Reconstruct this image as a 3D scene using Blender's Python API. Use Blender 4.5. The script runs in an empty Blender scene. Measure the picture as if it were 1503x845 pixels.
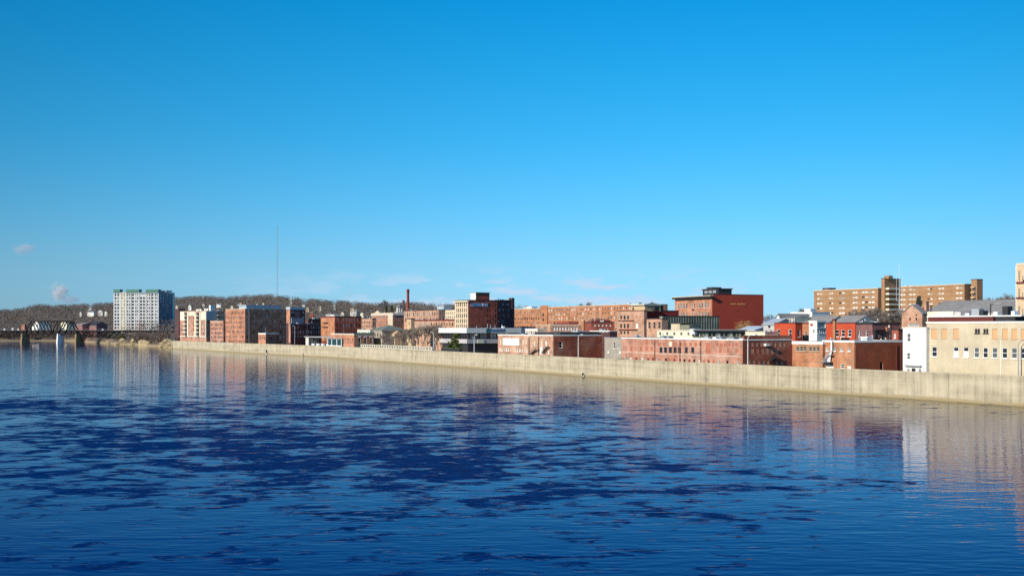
import bpy, bmesh, math, random
from mathutils import Vector, Matrix

# ------------------------------------------------------------------ camera, sky, sun, exposure
scene = bpy.context.scene
COL = scene.collection
R = math.radians
PW, F, HZ, CH = 1503.0, 1600.0, 481.0, 15.0      # photo width, focal length in photo pixels, horizon row, eye height
PCX = PW / 2

cam_d = bpy.data.cameras.new("camera")
cam = bpy.data.objects.new("camera", cam_d)
COL.objects.link(cam)
cam.location = (0, 0, CH)
cam.rotation_euler = (R(90), 0, 0)
cam_d.sensor_width = 36
cam_d.lens = 36 * F / PW
cam_d.shift_y = (HZ - 422.5) / PW
cam_d.clip_start = 0.5
cam_d.clip_end = 30000
scene.camera = cam

SUN_AZ = Vector((-0.80, -0.60))                  # horizontal direction towards the sun
SUN_EL = 25.0
world = bpy.data.worlds.new("World")
scene.world = world
world.use_nodes = True
wn, wl = world.node_tree.nodes, world.node_tree.links
wn.clear()
w_out = wn.new("ShaderNodeOutputWorld")
w_bg = wn.new("ShaderNodeBackground")
w_bg.inputs["Strength"].default_value = 0.085
sky = wn.new("ShaderNodeTexSky")
sky.sky_type = 'NISHITA'
sky.sun_disc = False
sky.sun_elevation = R(SUN_EL)
sky.sun_rotation = math.atan2(SUN_AZ.x, SUN_AZ.y)
sky.air_density = 1.0
sky.dust_density = 0.25
sky.ozone_density = 2.2
sky.altitude = 100
# clear winter air: the sky's own colour graded bluer with height
w_tc = wn.new("ShaderNodeTexCoord")
w_sep = wn.new("ShaderNodeSeparateXYZ")
wl.new(w_tc.outputs["Generated"], w_sep.inputs[0])
w_ramp = wn.new("ShaderNodeValToRGB")
TINT = [(0.0, .53, 1.10, 2.1), (.02, .51, .99, 1.80), (.057, .50, 1.0, 1.55), (.107, .35, 1.05, 1.52), (.169, .18, 1.085, 1.55), (.232, .09, 1.10, 1.58), (.30, .02, 1.08, 1.62), (.6, .10, .95, 1.55), (1.0, .30, .95, 1.4)]
cr = w_ramp.color_ramp
while len(cr.elements) < len(TINT): cr.elements.new(.5)
for e, (p, r_, g_, b_) in zip(cr.elements, TINT):
    e.position = p
for e, (p, r_, g_, b_) in zip(cr.elements, TINT):
    e.color = (r_ / 2.3, g_ / 2.3, b_ / 2.3, 1)
wl.new(w_sep.outputs["Z"], w_ramp.inputs[0])
w_v = wn.new("ShaderNodeVectorMath"); w_v.operation = 'MULTIPLY'
wl.new(sky.outputs["Color"], w_v.inputs[0]); wl.new(w_ramp.outputs["Color"], w_v.inputs[1])
w_hs = wn.new("ShaderNodeVectorMath"); w_hs.operation = 'SCALE'
w_x2 = wn.new("ShaderNodeMath"); w_x2.operation = 'MULTIPLY'
wl.new(w_sep.outputs["X"], w_x2.inputs[0]); wl.new(w_sep.outputs["X"], w_x2.inputs[1])
w_xr = wn.new("ShaderNodeMapRange")
w_xr.inputs["From Max"].default_value = 0.20; w_xr.inputs["To Min"].default_value = 2.3; w_xr.inputs["To Max"].default_value = 2.3 * .78
wl.new(w_x2.outputs[0], w_xr.inputs["Value"]); wl.new(w_xr.outputs[0], w_hs.inputs["Scale"])
wl.new(w_v.outputs[0], w_hs.inputs[0])
# thin low clouds near the horizon, by direction
w_map = wn.new("ShaderNodeMapping")
w_map.inputs["Scale"].default_value = (1, 1, 4.0)
w_map.inputs["Location"].default_value = (0.13, 0.0, 0.02)
wl.new(w_tc.outputs["Generated"], w_map.inputs[0])
w_nz = wn.new("ShaderNodeTexNoise")
w_nz.inputs["Scale"].default_value = 22
w_nz.inputs["Detail"].default_value = 7
w_nz.inputs["Roughness"].default_value = 0.6
wl.new(w_map.outputs[0], w_nz.inputs["Vector"])
w_r = wn.new("ShaderNodeMapRange")
w_r.inputs["From Min"].default_value = 0.49
w_r.inputs["From Max"].default_value = 0.60
wl.new(w_nz.outputs["Fac"], w_r.inputs["Value"])
def w_band(sock, a, b, c, d):
    m1 = wn.new("ShaderNodeMapRange"); m1.interpolation_type = 'SMOOTHSTEP'
    m1.inputs["From Min"].default_value = a; m1.inputs["From Max"].default_value = b
    m2 = wn.new("ShaderNodeMapRange"); m2.interpolation_type = 'SMOOTHSTEP'
    m2.inputs["From Min"].default_value = c; m2.inputs["From Max"].default_value = d
    m2.inputs["To Min"].default_value = 1; m2.inputs["To Max"].default_value = 0
    wl.new(sock, m1.inputs["Value"]); wl.new(sock, m2.inputs["Value"])
    m = wn.new("ShaderNodeMath"); m.operation = 'MULTIPLY'
    wl.new(m1.outputs[0], m.inputs[0]); wl.new(m2.outputs[0], m.inputs[1])
    return m.outputs[0]
def w_mul(a, b):
    m = wn.new("ShaderNodeMath"); m.operation = 'MULTIPLY'
    wl.new(a, m.inputs[0])
    if isinstance(b, float): m.inputs[1].default_value = b
    else: wl.new(b, m.inputs[1])
    return m.outputs[0]
el = w_band(w_sep.outputs["Z"], 0.004, 0.014, 0.032, 0.062)
az = w_band(w_sep.outputs["X"], -0.30, 0.0, 0.08, 0.30)
cl = w_mul(w_mul(w_mul(w_r.outputs[0], el), az), 0.95)
w_mix = wn.new("ShaderNodeMix"); w_mix.data_type = 'RGBA'
wl.new(cl, w_mix.inputs["Factor"])
wl.new(w_hs.outputs[0], w_mix.inputs[6])
w_mix.inputs[7].default_value = (5.3, 7.0, 9.0, 1)
wl.new(w_mix.outputs[2], w_bg.inputs["Color"])
wl.new(w_bg.outputs[0], w_out.inputs["Surface"])

sun_d = bpy.data.lights.new("sun", 'SUN')
sun_d.energy = 4.2
sun_d.angle = R(0.5)
sun_d.color = (1.0, 0.90, 0.74)
sun = bpy.data.objects.new("sun", sun_d)
COL.objects.link(sun)
sv = Vector((SUN_AZ.x, SUN_AZ.y, 0)).normalized() * math.cos(R(SUN_EL)) + Vector((0, 0, math.sin(R(SUN_EL))))
sun.rotation_euler = sv.to_track_quat('Z', 'Y').to_euler()
sun.location = (-100, -100, 300)

scene.view_settings.view_transform = 'Standard'
scene.view_settings.look = 'None'
scene.view_settings.exposure = 0.25
scene.view_settings.gamma = 1.0
scene.view_settings.use_curve_mapping = False
scene.render.engine = 'CYCLES'
scene.cycles.max_bounces = 6
scene.cycles.diffuse_bounces = 3
scene.cycles.glossy_bounces = 3
scene.cycles.volume_bounces = 3
scene.cycles.use_denoising = False
scene.cycles.sample_clamp_indirect = 6

# ------------------------------------------------------------------ pixel helpers (where things stand on the plan)
def kx(x): return (x - PCX) / F
def at(x, Y): return Vector((kx(x) * Y, Y))
def zat(y, Y): return CH + (HZ - y) * Y / F
def lerp_tab(tab, x):
    if x <= tab[0][0]: return tab[0][1]
    for (a, b), (c, d) in zip(tab, tab[1:]):
        if x <= c: return b + (d - b) * (x - a) / (c - a)
    return tab[-1][1]
WALL_BOT = [(253, 511.5), (303, 514.4), (359, 517.6), (479, 524.0), (640, 535.8), (860, 552), (1000, 562), (1250, 579), (1503, 596)]
def wall_Y(x):
    if x > 1503: return CH * F / (596 + (x - 1503) * 0.067 - HZ)
    return CH * F / (lerp_tab(WALL_BOT, x) - HZ)
WALL_PTS = [at(x, wall_Y(x)) for x in (253, 303, 359, 479, 640, 860, 1000, 1250, 1503)]
_dn = (WALL_PTS[-1] - WALL_PTS[-3]).normalized()
WALL_PTS += [WALL_PTS[-1] + _dn * 130, WALL_PTS[-1] + _dn * 300]
WALL_TOP = 5.8

def smooth(t):
    t = max(0.0, min(1.0, t)); return t * t * (3 - 2 * t)
SHORE = [(-1200, 1500), (-200, 1260), (0, 1230), (60, 1240), (100, 1230), (130, 1130), (150, 1045), (200, 930), (250, 815), (253, 800)]
SIL = [(-1200, 450), (-100, 456), (0, 454), (30, 452), (55, 446), (95, 447), (130, 445), (165, 444), (260, 436), (300, 434), (330, 436), (380, 432), (410, 433),
       (440, 438), (480, 440), (520, 443), (560, 446), (600, 443), (640, 446), (680, 448), (750, 448), (860, 450), (960, 456), (1060, 461), (1130, 464),
       (1200, 460), (1300, 452), (1400, 446), (1450, 442), (1503, 444), (1800, 440), (2600, 440)]
RIDGE = [(-1200, 2000), (250, 1900), (330, 1550), (640, 1500), (760, 1250), (1000, 1000), (1200, 900), (2600, 800)]
def shore(x):
    return lerp_tab(SHORE, x) if x < 253 else wall_Y(x)
def ground_xY(x, Y):
    S, Rg = shore(x), lerp_tab(RIDGE, x)
    E = CH + (HZ - lerp_tab(SIL, x)) * Rg / F - 13
    E = max(E, 9)
    if x < 253:
        lo = -2 + 6.5 * smooth((Y - S + 6) / 22.0)
    else:
        lo = 4.4
    flat = 160 if x > 253 else 60
    t = smooth((Y - S - flat) / max(50, Rg - S - flat))
    z = lo + (E - 4.5) * t
    if Y > Rg: z -= min(40, (Y - Rg) * 0.05)
    return z
def ground(X, Y):
    return ground_xY(PCX + F * X / max(Y, 1), Y)

# ------------------------------------------------------------------ objects, tags
def tag(o, label=None, cat=None, group=None, kind=None):
    if label: o["label"] = label
    if cat: o["category"] = cat
    if group: o["group"] = group
    if kind: o["kind"] = kind
    return o
def link(name, me, parent=None, loc=(0, 0, 0), rz=0.0):
    o = bpy.data.objects.new(name, me)
    COL.objects.link(o)
    o.location = loc
    o.rotation_euler = (0, 0, rz)
    if parent: o.parent = parent
    return o
def empty(name, loc, rz=0.0):
    o = bpy.data.objects.new(name, None)
    COL.objects.link(o)
    o.location = loc
    o.rotation_euler = (0, 0, rz)
    return o
KIDS = {}
def copy_tree(o, loc, rz=None, scale=None, label=None):
    def rec(s, par):
        c = s.copy(); COL.objects.link(c)
        if par: c.parent = par
        for ch in s.children: rec(ch, c)
        return c
    c = rec(o, None)
    c.location = loc
    if rz is not None: c.rotation_euler = (0, 0, rz)
    if scale: c.scale = scale
    if label: c["label"] = label
    return c

class MB:
    """collects faces for one mesh"""
    def __init__(s): s.v, s.f, s.m = [], [], []
    def face(s, pts, mi=0):
        n = len(s.v); s.v += [tuple(p) for p in pts]; s.f.append(tuple(range(n, n + len(pts)))); s.m.append(mi)
    def box(s, x0, x1, y0, y1, z0, z1, mi=0, skip=""):
        n = len(s.v)
        s.v += [(x0, y0, z0), (x1, y0, z0), (x1, y1, z0), (x0, y1, z0), (x0, y0, z1), (x1, y0, z1), (x1, y1, z1), (x0, y1, z1)]
        for k, f in (("b", (3, 2, 1, 0)), ("t", (4, 5, 6, 7)), ("f", (0, 1, 5, 4)), ("r", (1, 2, 6, 5)), ("k", (2, 3, 7, 6)), ("l", (3, 0, 4, 7))):
            if k not in skip:
                s.f.append(tuple(n + i for i in f)); s.m.append(mi)
    def tube(s, p0, p1, r0, r1, seg=6, mi=0, cap=True):
        p0, p1 = Vector(p0), Vector(p1)
        d = (p1 - p0)
        if d.length < 1e-6: return
        d.normalize()
        a = d.cross(Vector((0, 0, 1)))
        if a.length < 1e-3: a = Vector((1, 0, 0))
        a.normalize(); b = d.cross(a)
        n = len(s.v)
        for p, r in ((p0, r0), (p1, r1)):
            for i in range(seg):
                t = 2 * math.pi * i / seg
                s.v.append(tuple(p + (a * math.cos(t) + b * math.sin(t)) * r))
        for i in range(seg):
            j = (i + 1) % seg
            s.f.append((n + i, n + seg + i, n + seg + j, n + j)); s.m.append(mi)
        if cap:
            s.f.append(tuple(n + i for i in range(seg))); s.m.append(mi)
            s.f.append(tuple(n + seg + i for i in reversed(range(seg)))); s.m.append(mi)
    def bar(s, p0, p1, w, mi=0): s.tube(p0, p1, w * .7, w * .7, 4, mi)
    def lathe(s, prof, seg=16, mi=0, c=(0, 0)):
        n = len(s.v)
        for r, z in prof:
            for i in range(seg):
                t = 2 * math.pi * i / seg
                s.v.append((c[0] + r * math.cos(t), c[1] + r * math.sin(t), z))
        for k in range(len(prof) - 1):
            for i in range(seg):
                j = (i + 1) % seg
                s.f.append((n + k * seg + i, n + k * seg + j, n + (k + 1) * seg + j, n + (k + 1) * seg + i)); s.m.append(mi)
    def mesh(s, name, mats):
        me = bpy.data.meshes.new(name)
        me.from_pydata(s.v, [], s.f)
        for m in (mats if isinstance(mats, (list, tuple)) else [mats]): me.materials.append(m)
        if any(s.m): me.polygons.foreach_set("material_index", s.m)
        me.update()
        return me
    def build(s, name, mats, parent=None, loc=(0, 0, 0), rz=0.0):
        return link(name, s.mesh(name, mats), parent, loc, rz)

# ------------------------------------------------------------------ materials
MATS = {}
def principled(name):
    m = bpy.data.materials.new(name); m.use_nodes = True
    nt = m.node_tree
    b = nt.nodes["Principled BSDF"]
    return m, nt.nodes, nt.links, b
def surf(name, col, rough=0.85, var=0.25, scale=0.6, streak=0.0, metal=0.0, second=None, second_amt=0.0, second_scale=0.15, fine=6.0):
    """painted / masonry surface: two noise scales of tone, optional rain streaks, optional second-colour patches"""
    if name in MATS: return MATS[name]
    m, N, L, b = principled(name)
    b.inputs["Roughness"].default_value = rough
    b.inputs["Metallic"].default_value = metal
    tc = N.new("ShaderNodeTexCoord")
    n1 = N.new("ShaderNodeTexNoise"); n1.inputs["Scale"].default_value = scale; n1.inputs["Detail"].default_value = 5
    n2 = N.new("ShaderNodeTexNoise"); n2.inputs["Scale"].default_value = fine; n2.inputs["Detail"].default_value = 3
    L.new(tc.outputs["Object"], n1.inputs["Vector"]); L.new(tc.outputs["Object"], n2.inputs["Vector"])
    ad = N.new("ShaderNodeMath"); ad.operation = 'ADD'
    L.new(n1.outputs["Fac"], ad.inputs[0]); L.new(n2.outputs["Fac"], ad.inputs[1])
    fac = ad.outputs[0]
    lo, hi = 0.75, 1.25
    if streak:
        mp = N.new("ShaderNodeMapping"); mp.inputs["Scale"].default_value = (1.1, 1.1, 0.06)
        L.new(tc.outputs["Object"], mp.inputs[0])
        n3 = N.new("ShaderNodeTexNoise"); n3.inputs["Scale"].default_value = 1.4; n3.inputs["Detail"].default_value = 5
        L.new(mp.outputs[0], n3.inputs["Vector"])
        ma = N.new("ShaderNodeMath"); ma.operation = 'MULTIPLY_ADD'
        L.new(n3.outputs["Fac"], ma.inputs[0]); ma.inputs[1].default_value = streak; L.new(fac, ma.inputs[2])
        fac = ma.outputs[0]; lo += streak * .5; hi += streak * .5
    mr = N.new("ShaderNodeMapRange")
    mr.inputs["From Min"].default_value = lo; mr.inputs["From Max"].default_value = hi
    mr.inputs["To Min"].default_value = 1 - var; mr.inputs["To Max"].default_value = 1 + var
    L.new(fac, mr.inputs["Value"])
    hsv = N.new("ShaderNodeHueSaturation")
    hsv.inputs["Color"].default_value = (*col, 1)
    if second:
        mx = N.new("ShaderNodeMix"); mx.data_type = 'RGBA'
        n4 = N.new("ShaderNodeTexNoise"); n4.inputs["Scale"].default_value = second_scale; n4.inputs["Detail"].default_value = 6
        n4.inputs["Roughness"].default_value = 0.65
        L.new(tc.outputs["Object"], n4.inputs["Vector"])
        r4 = N.new("ShaderNodeMapRange"); r4.inputs["From Min"].default_value = 0.5 - second_amt * .3; r4.inputs["From Max"].default_value = 0.78 - second_amt * .3
        L.new(n4.outputs["Fac"], r4.inputs["Value"]); L.new(r4.outputs[0], mx.inputs["Factor"])
        mx.inputs[6].default_value = (*col, 1); mx.inputs[7].default_value = (*second, 1)
        L.new(mx.outputs[2], hsv.inputs["Color"])
    L.new(mr.outputs[0], hsv.inputs["Value"])
    L.new(hsv.outputs[0], b.inputs["Base Color"])
    MATS[name] = m
    return m
def glass(name, col, rough=0.06):
    if name in MATS: return MATS[name]
    m, N, L, b = principled(name)
    b.inputs["Base Color"].default_value = (*col, 1)
    b.inputs["Roughness"].default_value = rough
    b.inputs["Specular IOR Level"].default_value = 0.6
    MATS[name] = m
    return m
def brick(name, col, var=0.4, streak=0.35, second=None, amt=0.4, sscale=0.12):
    second = second or tuple(min(1, c * 1.25 + 0.02) for c in col)
    return surf(name, col, 0.9, var, 0.35, streak, second=second, second_amt=amt, second_scale=sscale, fine=3.0)

B_SALMON = brick("salmon_brick", (0.40, 0.175, 0.10))
B_PINK = brick("pink_brick", (0.44, 0.185, 0.115), second=(0.46, 0.27, 0.20))
B_PEACH = brick("peach_brick", (0.46, 0.235, 0.15), second=(0.50, 0.32, 0.22))
B_RED = brick("red_brick", (0.30, 0.075, 0.045), second=(0.24, 0.055, 0.035))
B_RUST = brick("rust_brick", (0.34, 0.085, 0.03), second=(0.27, 0.06, 0.025), var=0.2)
B_STAIN = brick("stained_red_brick", (0.30, 0.07, 0.035), second=(0.42, 0.20, 0.13), amt=0.1, var=0.4)
B_ORANGE = brick("orange_brick", (0.42, 0.165, 0.075), second=(0.46, 0.23, 0.13))
B_MILL = brick("mill_brick", (0.40, 0.15, 0.085), second=(0.42, 0.20, 0.13))
B_DARK = brick("shaded_dark_brick", (0.10, 0.045, 0.045), second=(0.08, 0.035, 0.04))
B_MAUVE = brick("mauve_brick", (0.22, 0.10, 0.095))
B_BROWN = brick("brown_apartment_brick", (0.34, 0.18, 0.085), second=(0.38, 0.21, 0.11), var=0.2)
B_DEEP = brick("deep_red_brick", (0.25, 0.03, 0.025), second=(0.2, 0.025, 0.02), var=0.2)
P_REDPAINT = surf("red_paint_wall", (0.36, 0.045, 0.022), 0.8, 0.1, 0.2, 0.15)
P_VERMILION = surf("vermilion_paint_wall", (0.50, 0.065, 0.022), 0.8, 0.15, 0.4, 0.2)
P_CREAM = surf("cream_stucco", (0.60, 0.50, 0.345), 0.9, 0.12, 0.25, 0.45, second=(0.50, 0.41, 0.28), second_amt=0.3, second_scale=0.2)
P_CREAM2 = surf("cream_siding", (0.72, 0.66, 0.50), 0.85, 0.1)
P_WHITE = surf("white_paint_wall", (0.78, 0.77, 0.72), 0.8, 0.12, 0.4, 0.45)
P_OFFWHITE = surf("off_white_wall", (0.66, 0.62, 0.54), 0.85, 0.12)
P_GREYSTUCCO = surf("grey_stucco", (0.36, 0.31, 0.25), 0.9, 0.12, 0.4, 0.2)
P_GREYSTONE = surf("grey_granite", (0.40, 0.33, 0.26), 0.9, 0.2, 0.5, 0.2)
P_TAN = surf("tan_stone", (0.58, 0.40, 0.23), 0.9, 0.15)
P_CREAMSTONE = surf("cream_stone", (0.66, 0.54, 0.38), 0.9, 0.12)
P_CORR = surf("corrugated_siding", (0.20, 0.20, 0.145), 0.7, 0.35, 0.5, 0.9)
P_TEAL = surf("green_copper_panel", (0.06, 0.20, 0.15), 0.6, 0.15)
P_GREYPANEL = surf("grey_panel", (0.50, 0.46, 0.44), 0.8, 0.1)
P_BLUEPANEL = surf("blue_grey_panel", (0.22, 0.27, 0.33), 0.7, 0.1)
R_DARK = surf("tar_roof", (0.045, 0.045, 0.05), 0.9, 0.3, 0.3)
R_GREY = surf("grey_shingle_roof", (0.25, 0.235, 0.225), 0.9, 0.15, 0.6, second=(0.30, 0.28, 0.26), second_amt=0.3)
R_METAL = surf("pale_metal_roof", (0.42, 0.47, 0.52), 0.5, 0.1)
R_LIGHT = surf("pale_membrane_roof", (0.55, 0.55, 0.53), 0.8, 0.15)
R_BROWN_ROOF = surf("brown_felt_roof", (0.16, 0.11, 0.085), .9, .2)
R_GREEN = surf("slate_green_roof", (0.17, 0.19, 0.165), 0.85, 0.15)
T_WHITE = surf("white_trim", (0.80, 0.78, 0.72), 0.7, 0.08)
T_CREAM = surf("cream_trim", (0.62, 0.52, 0.38), 0.8, 0.1)
T_DARK = surf("dark_trim", (0.025, 0.022, 0.024), 0.7, 0.2)
T_DKRED = surf("dark_red_trim", (0.13, 0.02, 0.016), 0.75, 0.2)
T_BROWN = surf("brown_trim", (0.14, 0.07, 0.045), 0.8, 0.2)
T_GREYLINE = surf("grey_trim", (0.34, 0.33, 0.33), 0.75, 0.1)
W_GLASS = glass("dark_window_glass", (0.018, 0.020, 0.026))
W_GLASS2 = glass("grey_window_glass", (0.10, 0.11, 0.12), 0.1)
W_BLIND = surf("window_blind", (0.55, 0.54, 0.52), 0.6, 0.15, 1.5)
W_BOARD = surf("plywood_board", (0.62, 0.36, 0.18), 0.85, 0.12, 0.8)
W_FRAME_T = surf("tan_window_frame", (0.45, 0.36, 0.26), 0.8, 0.1)
METAL_W = surf("white_painted_metal", (0.72, 0.73, 0.72), 0.5, 0.06)
METAL_G = surf("galvanised_metal", (0.42, 0.43, 0.44), 0.45, 0.1, metal=0.4)
METAL_K = surf("black_metal", (0.02, 0.02, 0.022), 0.6, 0.2)
STEEL_RUST = surf("dark_bridge_steel", (0.02, 0.014, 0.013), 0.8, 0.4, 0.3)

# ------------------------------------------------------------------ windows
WIN = {}
STY = {  # style: (frame, pane, part name, muntins)
    'sash_w': (T_WHITE, W_GLASS, 'window', 1), 'sash_t': (W_FRAME_T, W_GLASS, 'window', 1), 'dark': (T_DARK, W_GLASS, 'window', 0),
    'grey_w': (T_WHITE, W_GLASS2, 'window', 1), 'blind': (T_WHITE, W_BLIND, 'window', 0), 'blind_d': (T_BROWN, W_BLIND, 'window', 1),
    'board': (W_BOARD, W_BOARD, 'boarded_window', 0), 'door_w': (T_WHITE, W_GLASS, 'door', 2), 'white': (T_WHITE, T_WHITE, 'shutter_window', 0),
}
def win_meshes(w, h, sty, near):
    key = (round(w, 1), round(h, 1), sty if isinstance(sty, str) else sty.name, near)
    if key in WIN: return WIN[key]
    w, h = w + .02, h + .02
    if not isinstance(sty, str):                       # bricked-up panel of that material
        mb = MB(); mb.box(-w / 2, w / 2, 0.0, 0.08, 0, h)
        WIN[key] = (mb.mesh("bricked_window", sty), None, "bricked_window"); return WIN[key]
    fm, pm, nm, mun = STY[sty]
    fr, pn = MB(), MB()
    t = min(0.13, w * .13)
    if nm == 'boarded_window':
        fr.box(-w / 2, w / 2, 0.02, 0.08, 0, h)
        fr.box(-w / 2 - .08, w / 2 + .08, -0.28, -0.02, -0.14, -0.005)
        WIN[key] = (fr.mesh(nm, fm), None, nm); return WIN[key]
    fr.box(-w / 2, -w / 2 + t, -0.03, 0.06, 0, h); fr.box(w / 2 - t, w / 2, -0.03, 0.06, 0, h)
    fr.box(-w / 2 + t, w / 2 - t, -0.03, 0.06, h - t, h); fr.box(-w / 2 + t, w / 2 - t, -0.03, 0.06, 0, t)
    if mun == 1: fr.box(-w / 2 + t, w / 2 - t, -0.02, 0.05, h * .5 - t * .4, h * .5 + t * .4)
    if mun == 2: fr.box(-w / 2 + t, w / 2 - t, -0.02, 0.05, t, h * .62)
    if near: fr.box(-w / 2 - .1, w / 2 + .1, -0.3, -0.035, -0.14, -0.004)
    if near:
        pn.box(-w / 2 + t, w / 2 - t, 0.062, 0.09, t, h - t)
        WIN[key] = (fr.mesh(nm, fm), pn.mesh("pane", pm), nm)
    else:
        fr.box(-w / 2, w / 2, 0.062, 0.09, 0, h, 1)
        WIN[key] = (fr.mesh(nm, [fm, pm]), None, nm)
    return WIN[key]

# ------------------------------------------------------------------ buildings
def face_dir(x):
    if x > 1000: d = Vector((0.505, -0.863))
    elif x > 479: d = Vector((0.475, -0.88))
    else: d = Vector((0.565, -0.825))
    return d.normalized()

class Bld:
    """box building: river face (f) from pixel column xl to the near corner xc, flank (s) from xc to xr"""
    def __init__(s, name, label, xl, xc, xr, Yc, ytop, mat, cat="building", L=None, W=None, rot=0.0, base=None, near=False, roof=R_DARK, coping=None, group=None, ex=None, cop_h=0.3, ztop=None, mat_s=None):
        s.ex = (ex or face_dir(xc)).normalized()
        if rot: s.ex = Vector((s.ex.x * math.cos(R(rot)) - s.ex.y * math.sin(R(rot)), s.ex.x * math.sin(R(rot)) + s.ex.y * math.cos(R(rot))))
        s.ey = Vector((-s.ex.y, s.ex.x))
        s.C = at(xc, Yc); s.xc = xc; s.Yc = Yc
        s.L = L or s.t_f(xl); s.W = W or s.u_s(xr)
        M = s.C - s.ex * s.L / 2 + s.ey * s.W / 2
        if base is None: base = min(ground(M.x, M.y), ground(s.C.x, s.C.y)) - 0.6
        s.base = base
        s.H = (ztop if ztop is not None else zat(ytop, Yc)) - base
        s.mat_s = mat_s
        s.mat, s.near, s.roof_mat, s.cop, s.cop_h = mat, near, roof, coping, cop_h
        s.root = empty(name, (M.x, M.y, base), math.atan2(s.ex.y, s.ex.x))
        tag(s.root, label, cat, group)
        s.op = {'f': [], 's': []}
        s.rnd = random.Random(int(xc * 7 + Yc))
    def t_f(s, x):
        k = kx(x); return (k * s.C.y - s.C.x) / (-s.ex.x + k * s.ex.y)
    def u_f(s, x): return s.L - s.t_f(x)
    def u_s(s, x):
        k = kx(x); return (k * s.C.y - s.C.x) / (s.ey.x - k * s.ey.y)
    def u(s, face, x): return s.u_f(x) if face == 'f' else s.u_s(x)
    def depth(s, face, u):
        p = s.C - s.ex * (s.L - u) if face == 'f' else s.C + s.ey * u
        return p.y
    def z(s, y, Y=None): return zat(y, Y or s.Yc) - s.base
    def size(s, face): return s.L if face == 'f' else s.W
    def add(s, face, u0, u1, z0, z1, sty):
        z0 = max(z0, 0.3); z1 = min(z1, s.H - .15); u0 = max(u0, .15); u1 = min(u1, s.size(face) - .15)
        if u1 - u0 < .25 or z1 - z0 < .3: return
        for o in s.op[face]:
            if u0 < o[1] + .05 and u1 > o[0] - .05 and z0 < o[3] + .05 and z1 > o[2] - .05: return
        s.op[face].append((u0, u1, z0, z1, sty))
    def win(s, face, x0, x1, y0, y1, sty):
        u0, u1 = s.u(face, x0), s.u(face, x1)
        Y = s.depth(face, (u0 + u1) / 2)
        s.add(face, u0, u1, s.z(y1, Y), s.z(y0, Y), sty)
    def grid(s, face, x0, x1, n, rows, frac=.5, sty='dark', skip=0.0):
        u0, u1 = s.u(face, x0), s.u(face, x1)
        b = (u1 - u0) / n
        for (yt, yb) in rows:
            for i in range(n):
                if skip and s.rnd.random() < skip: continue
                c = u0 + (i + .5) * b
                st = sty if not isinstance(sty, (list, tuple)) else s.rnd.choice(sty)
                s.add(face, c - b * frac / 2, c + b * frac / 2, s.z(yb), s.z(yt), st)
    def u_at(s, x, v):
        """u on the plane v metres behind the river face"""
        k = kx(x); p = s.C + s.ey * v
        return s.L - (k * p.y - p.x) / (-s.ex.x + k * s.ex.y)
    def v_at(s, x, inset):
        """v on the plane inset metres behind the flank"""
        k = kx(x); p = s.C - s.ex * inset
        return (k * p.y - p.x) / (s.ey.x - k * s.ey.y)
    # local coordinates of a point on a face, out = metres proud of the wall
    def loc(s, face, u, z, out=0.0):
        return (-s.L / 2 + u, -s.W / 2 - out, z) if face == 'f' else (s.L / 2 + out, -s.W / 2 + u, z)
    def slab(s, name, face, x0, x1, y0, y1, out, mat, d=None, parent=None, back=0.003):
        """box standing proud of a face, given by pixels"""
        u0, u1 = s.u(face, x0), s.u(face, x1)
        Y = s.depth(face, (u0 + u1) / 2)
        z0, z1 = s.z(y1, Y), s.z(y0, Y)
        mb = MB()
        if face == 'f': mb.box(-s.L / 2 + u0, -s.L / 2 + u1, -s.W / 2 - out, -s.W / 2 - back, z0, z1)
        else: mb.box(s.L / 2 + back, s.L / 2 + out, -s.W / 2 + u0, -s.W / 2 + u1, z0, z1)
        return mb.build(name, mat, parent or s.root)
    def block(s, name, mat, u0, u1, v0, v1, z0, z1, parent=None, cap=None):
        """box by local metres: u along the river face from the far end, v back from it"""
        mb = MB(); mb.box(-s.L / 2 + u0, -s.L / 2 + u1, -s.W / 2 + v0, -s.W / 2 + v1, z0, z1)
        return mb.build(name, mat, parent or s.root)
    def cornice(s, z0, z1, out, mat, faces="fs", name="cornice"):
        mb = MB(); l, w = s.L / 2, s.W / 2
        if "f" in faces: mb.box(-l, l + out, -w - out, -w - .003, z0, z1)
        if "s" in faces: mb.box(l + .003, l + out, -w + .001, w, z0, z1)
        return mb.build(name, mat, s.root)
    def build(s, roof=True):
        l, w, H = s.L / 2, s.W / 2, s.H
        mb = MB()
        RV = 0.22 if s.near else 0.3
        for face in 'fs':
            n = s.size(face); mi = 1 if (face == 's' and s.mat_s) else 0
            us = sorted({0.0, n, *[o[0] for o in s.op[face]], *[o[1] for o in s.op[face]]})
            zs = sorted({0.0, H, *[o[2] for o in s.op[face]], *[o[3] for o in s.op[face]]})
            P = lambda u, z, o=0.0: s.loc(face, u, z, o)
            for a, b in zip(us, us[1:]):
                run = None
                for c, d in zip(zs, zs[1:]):
                    mu, mz = (a + b) / 2, (c + d) / 2
                    hole = any(o[0] < mu < o[1] and o[2] < mz < o[3] for o in s.op[face])
                    if not hole:
                        run = (run[0], d) if run else (c, d)
                    if (hole or d == zs[-1]) and run:
                        mb.face([P(a, run[0]), P(b, run[0]), P(b, run[1]), P(a, run[1])], mi); run = None
            for (a, b, c, d, st) in s.op[face]:
                mb.face([P(a, c), P(b, c), P(b, c, -RV), P(a, c, -RV)])
                mb.face([P(a, d, -RV), P(b, d, -RV), P(b, d), P(a, d)])
                mb.face([P(a, c, -RV), P(a, d, -RV), P(a, d), P(a, c)])
                mb.face([P(b, c), P(b, d), P(b, d, -RV), P(b, c, -RV)])
        mb.face([(l, w, 0), (-l, w, 0), (-l, w, H), (l, w, H)])
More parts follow.
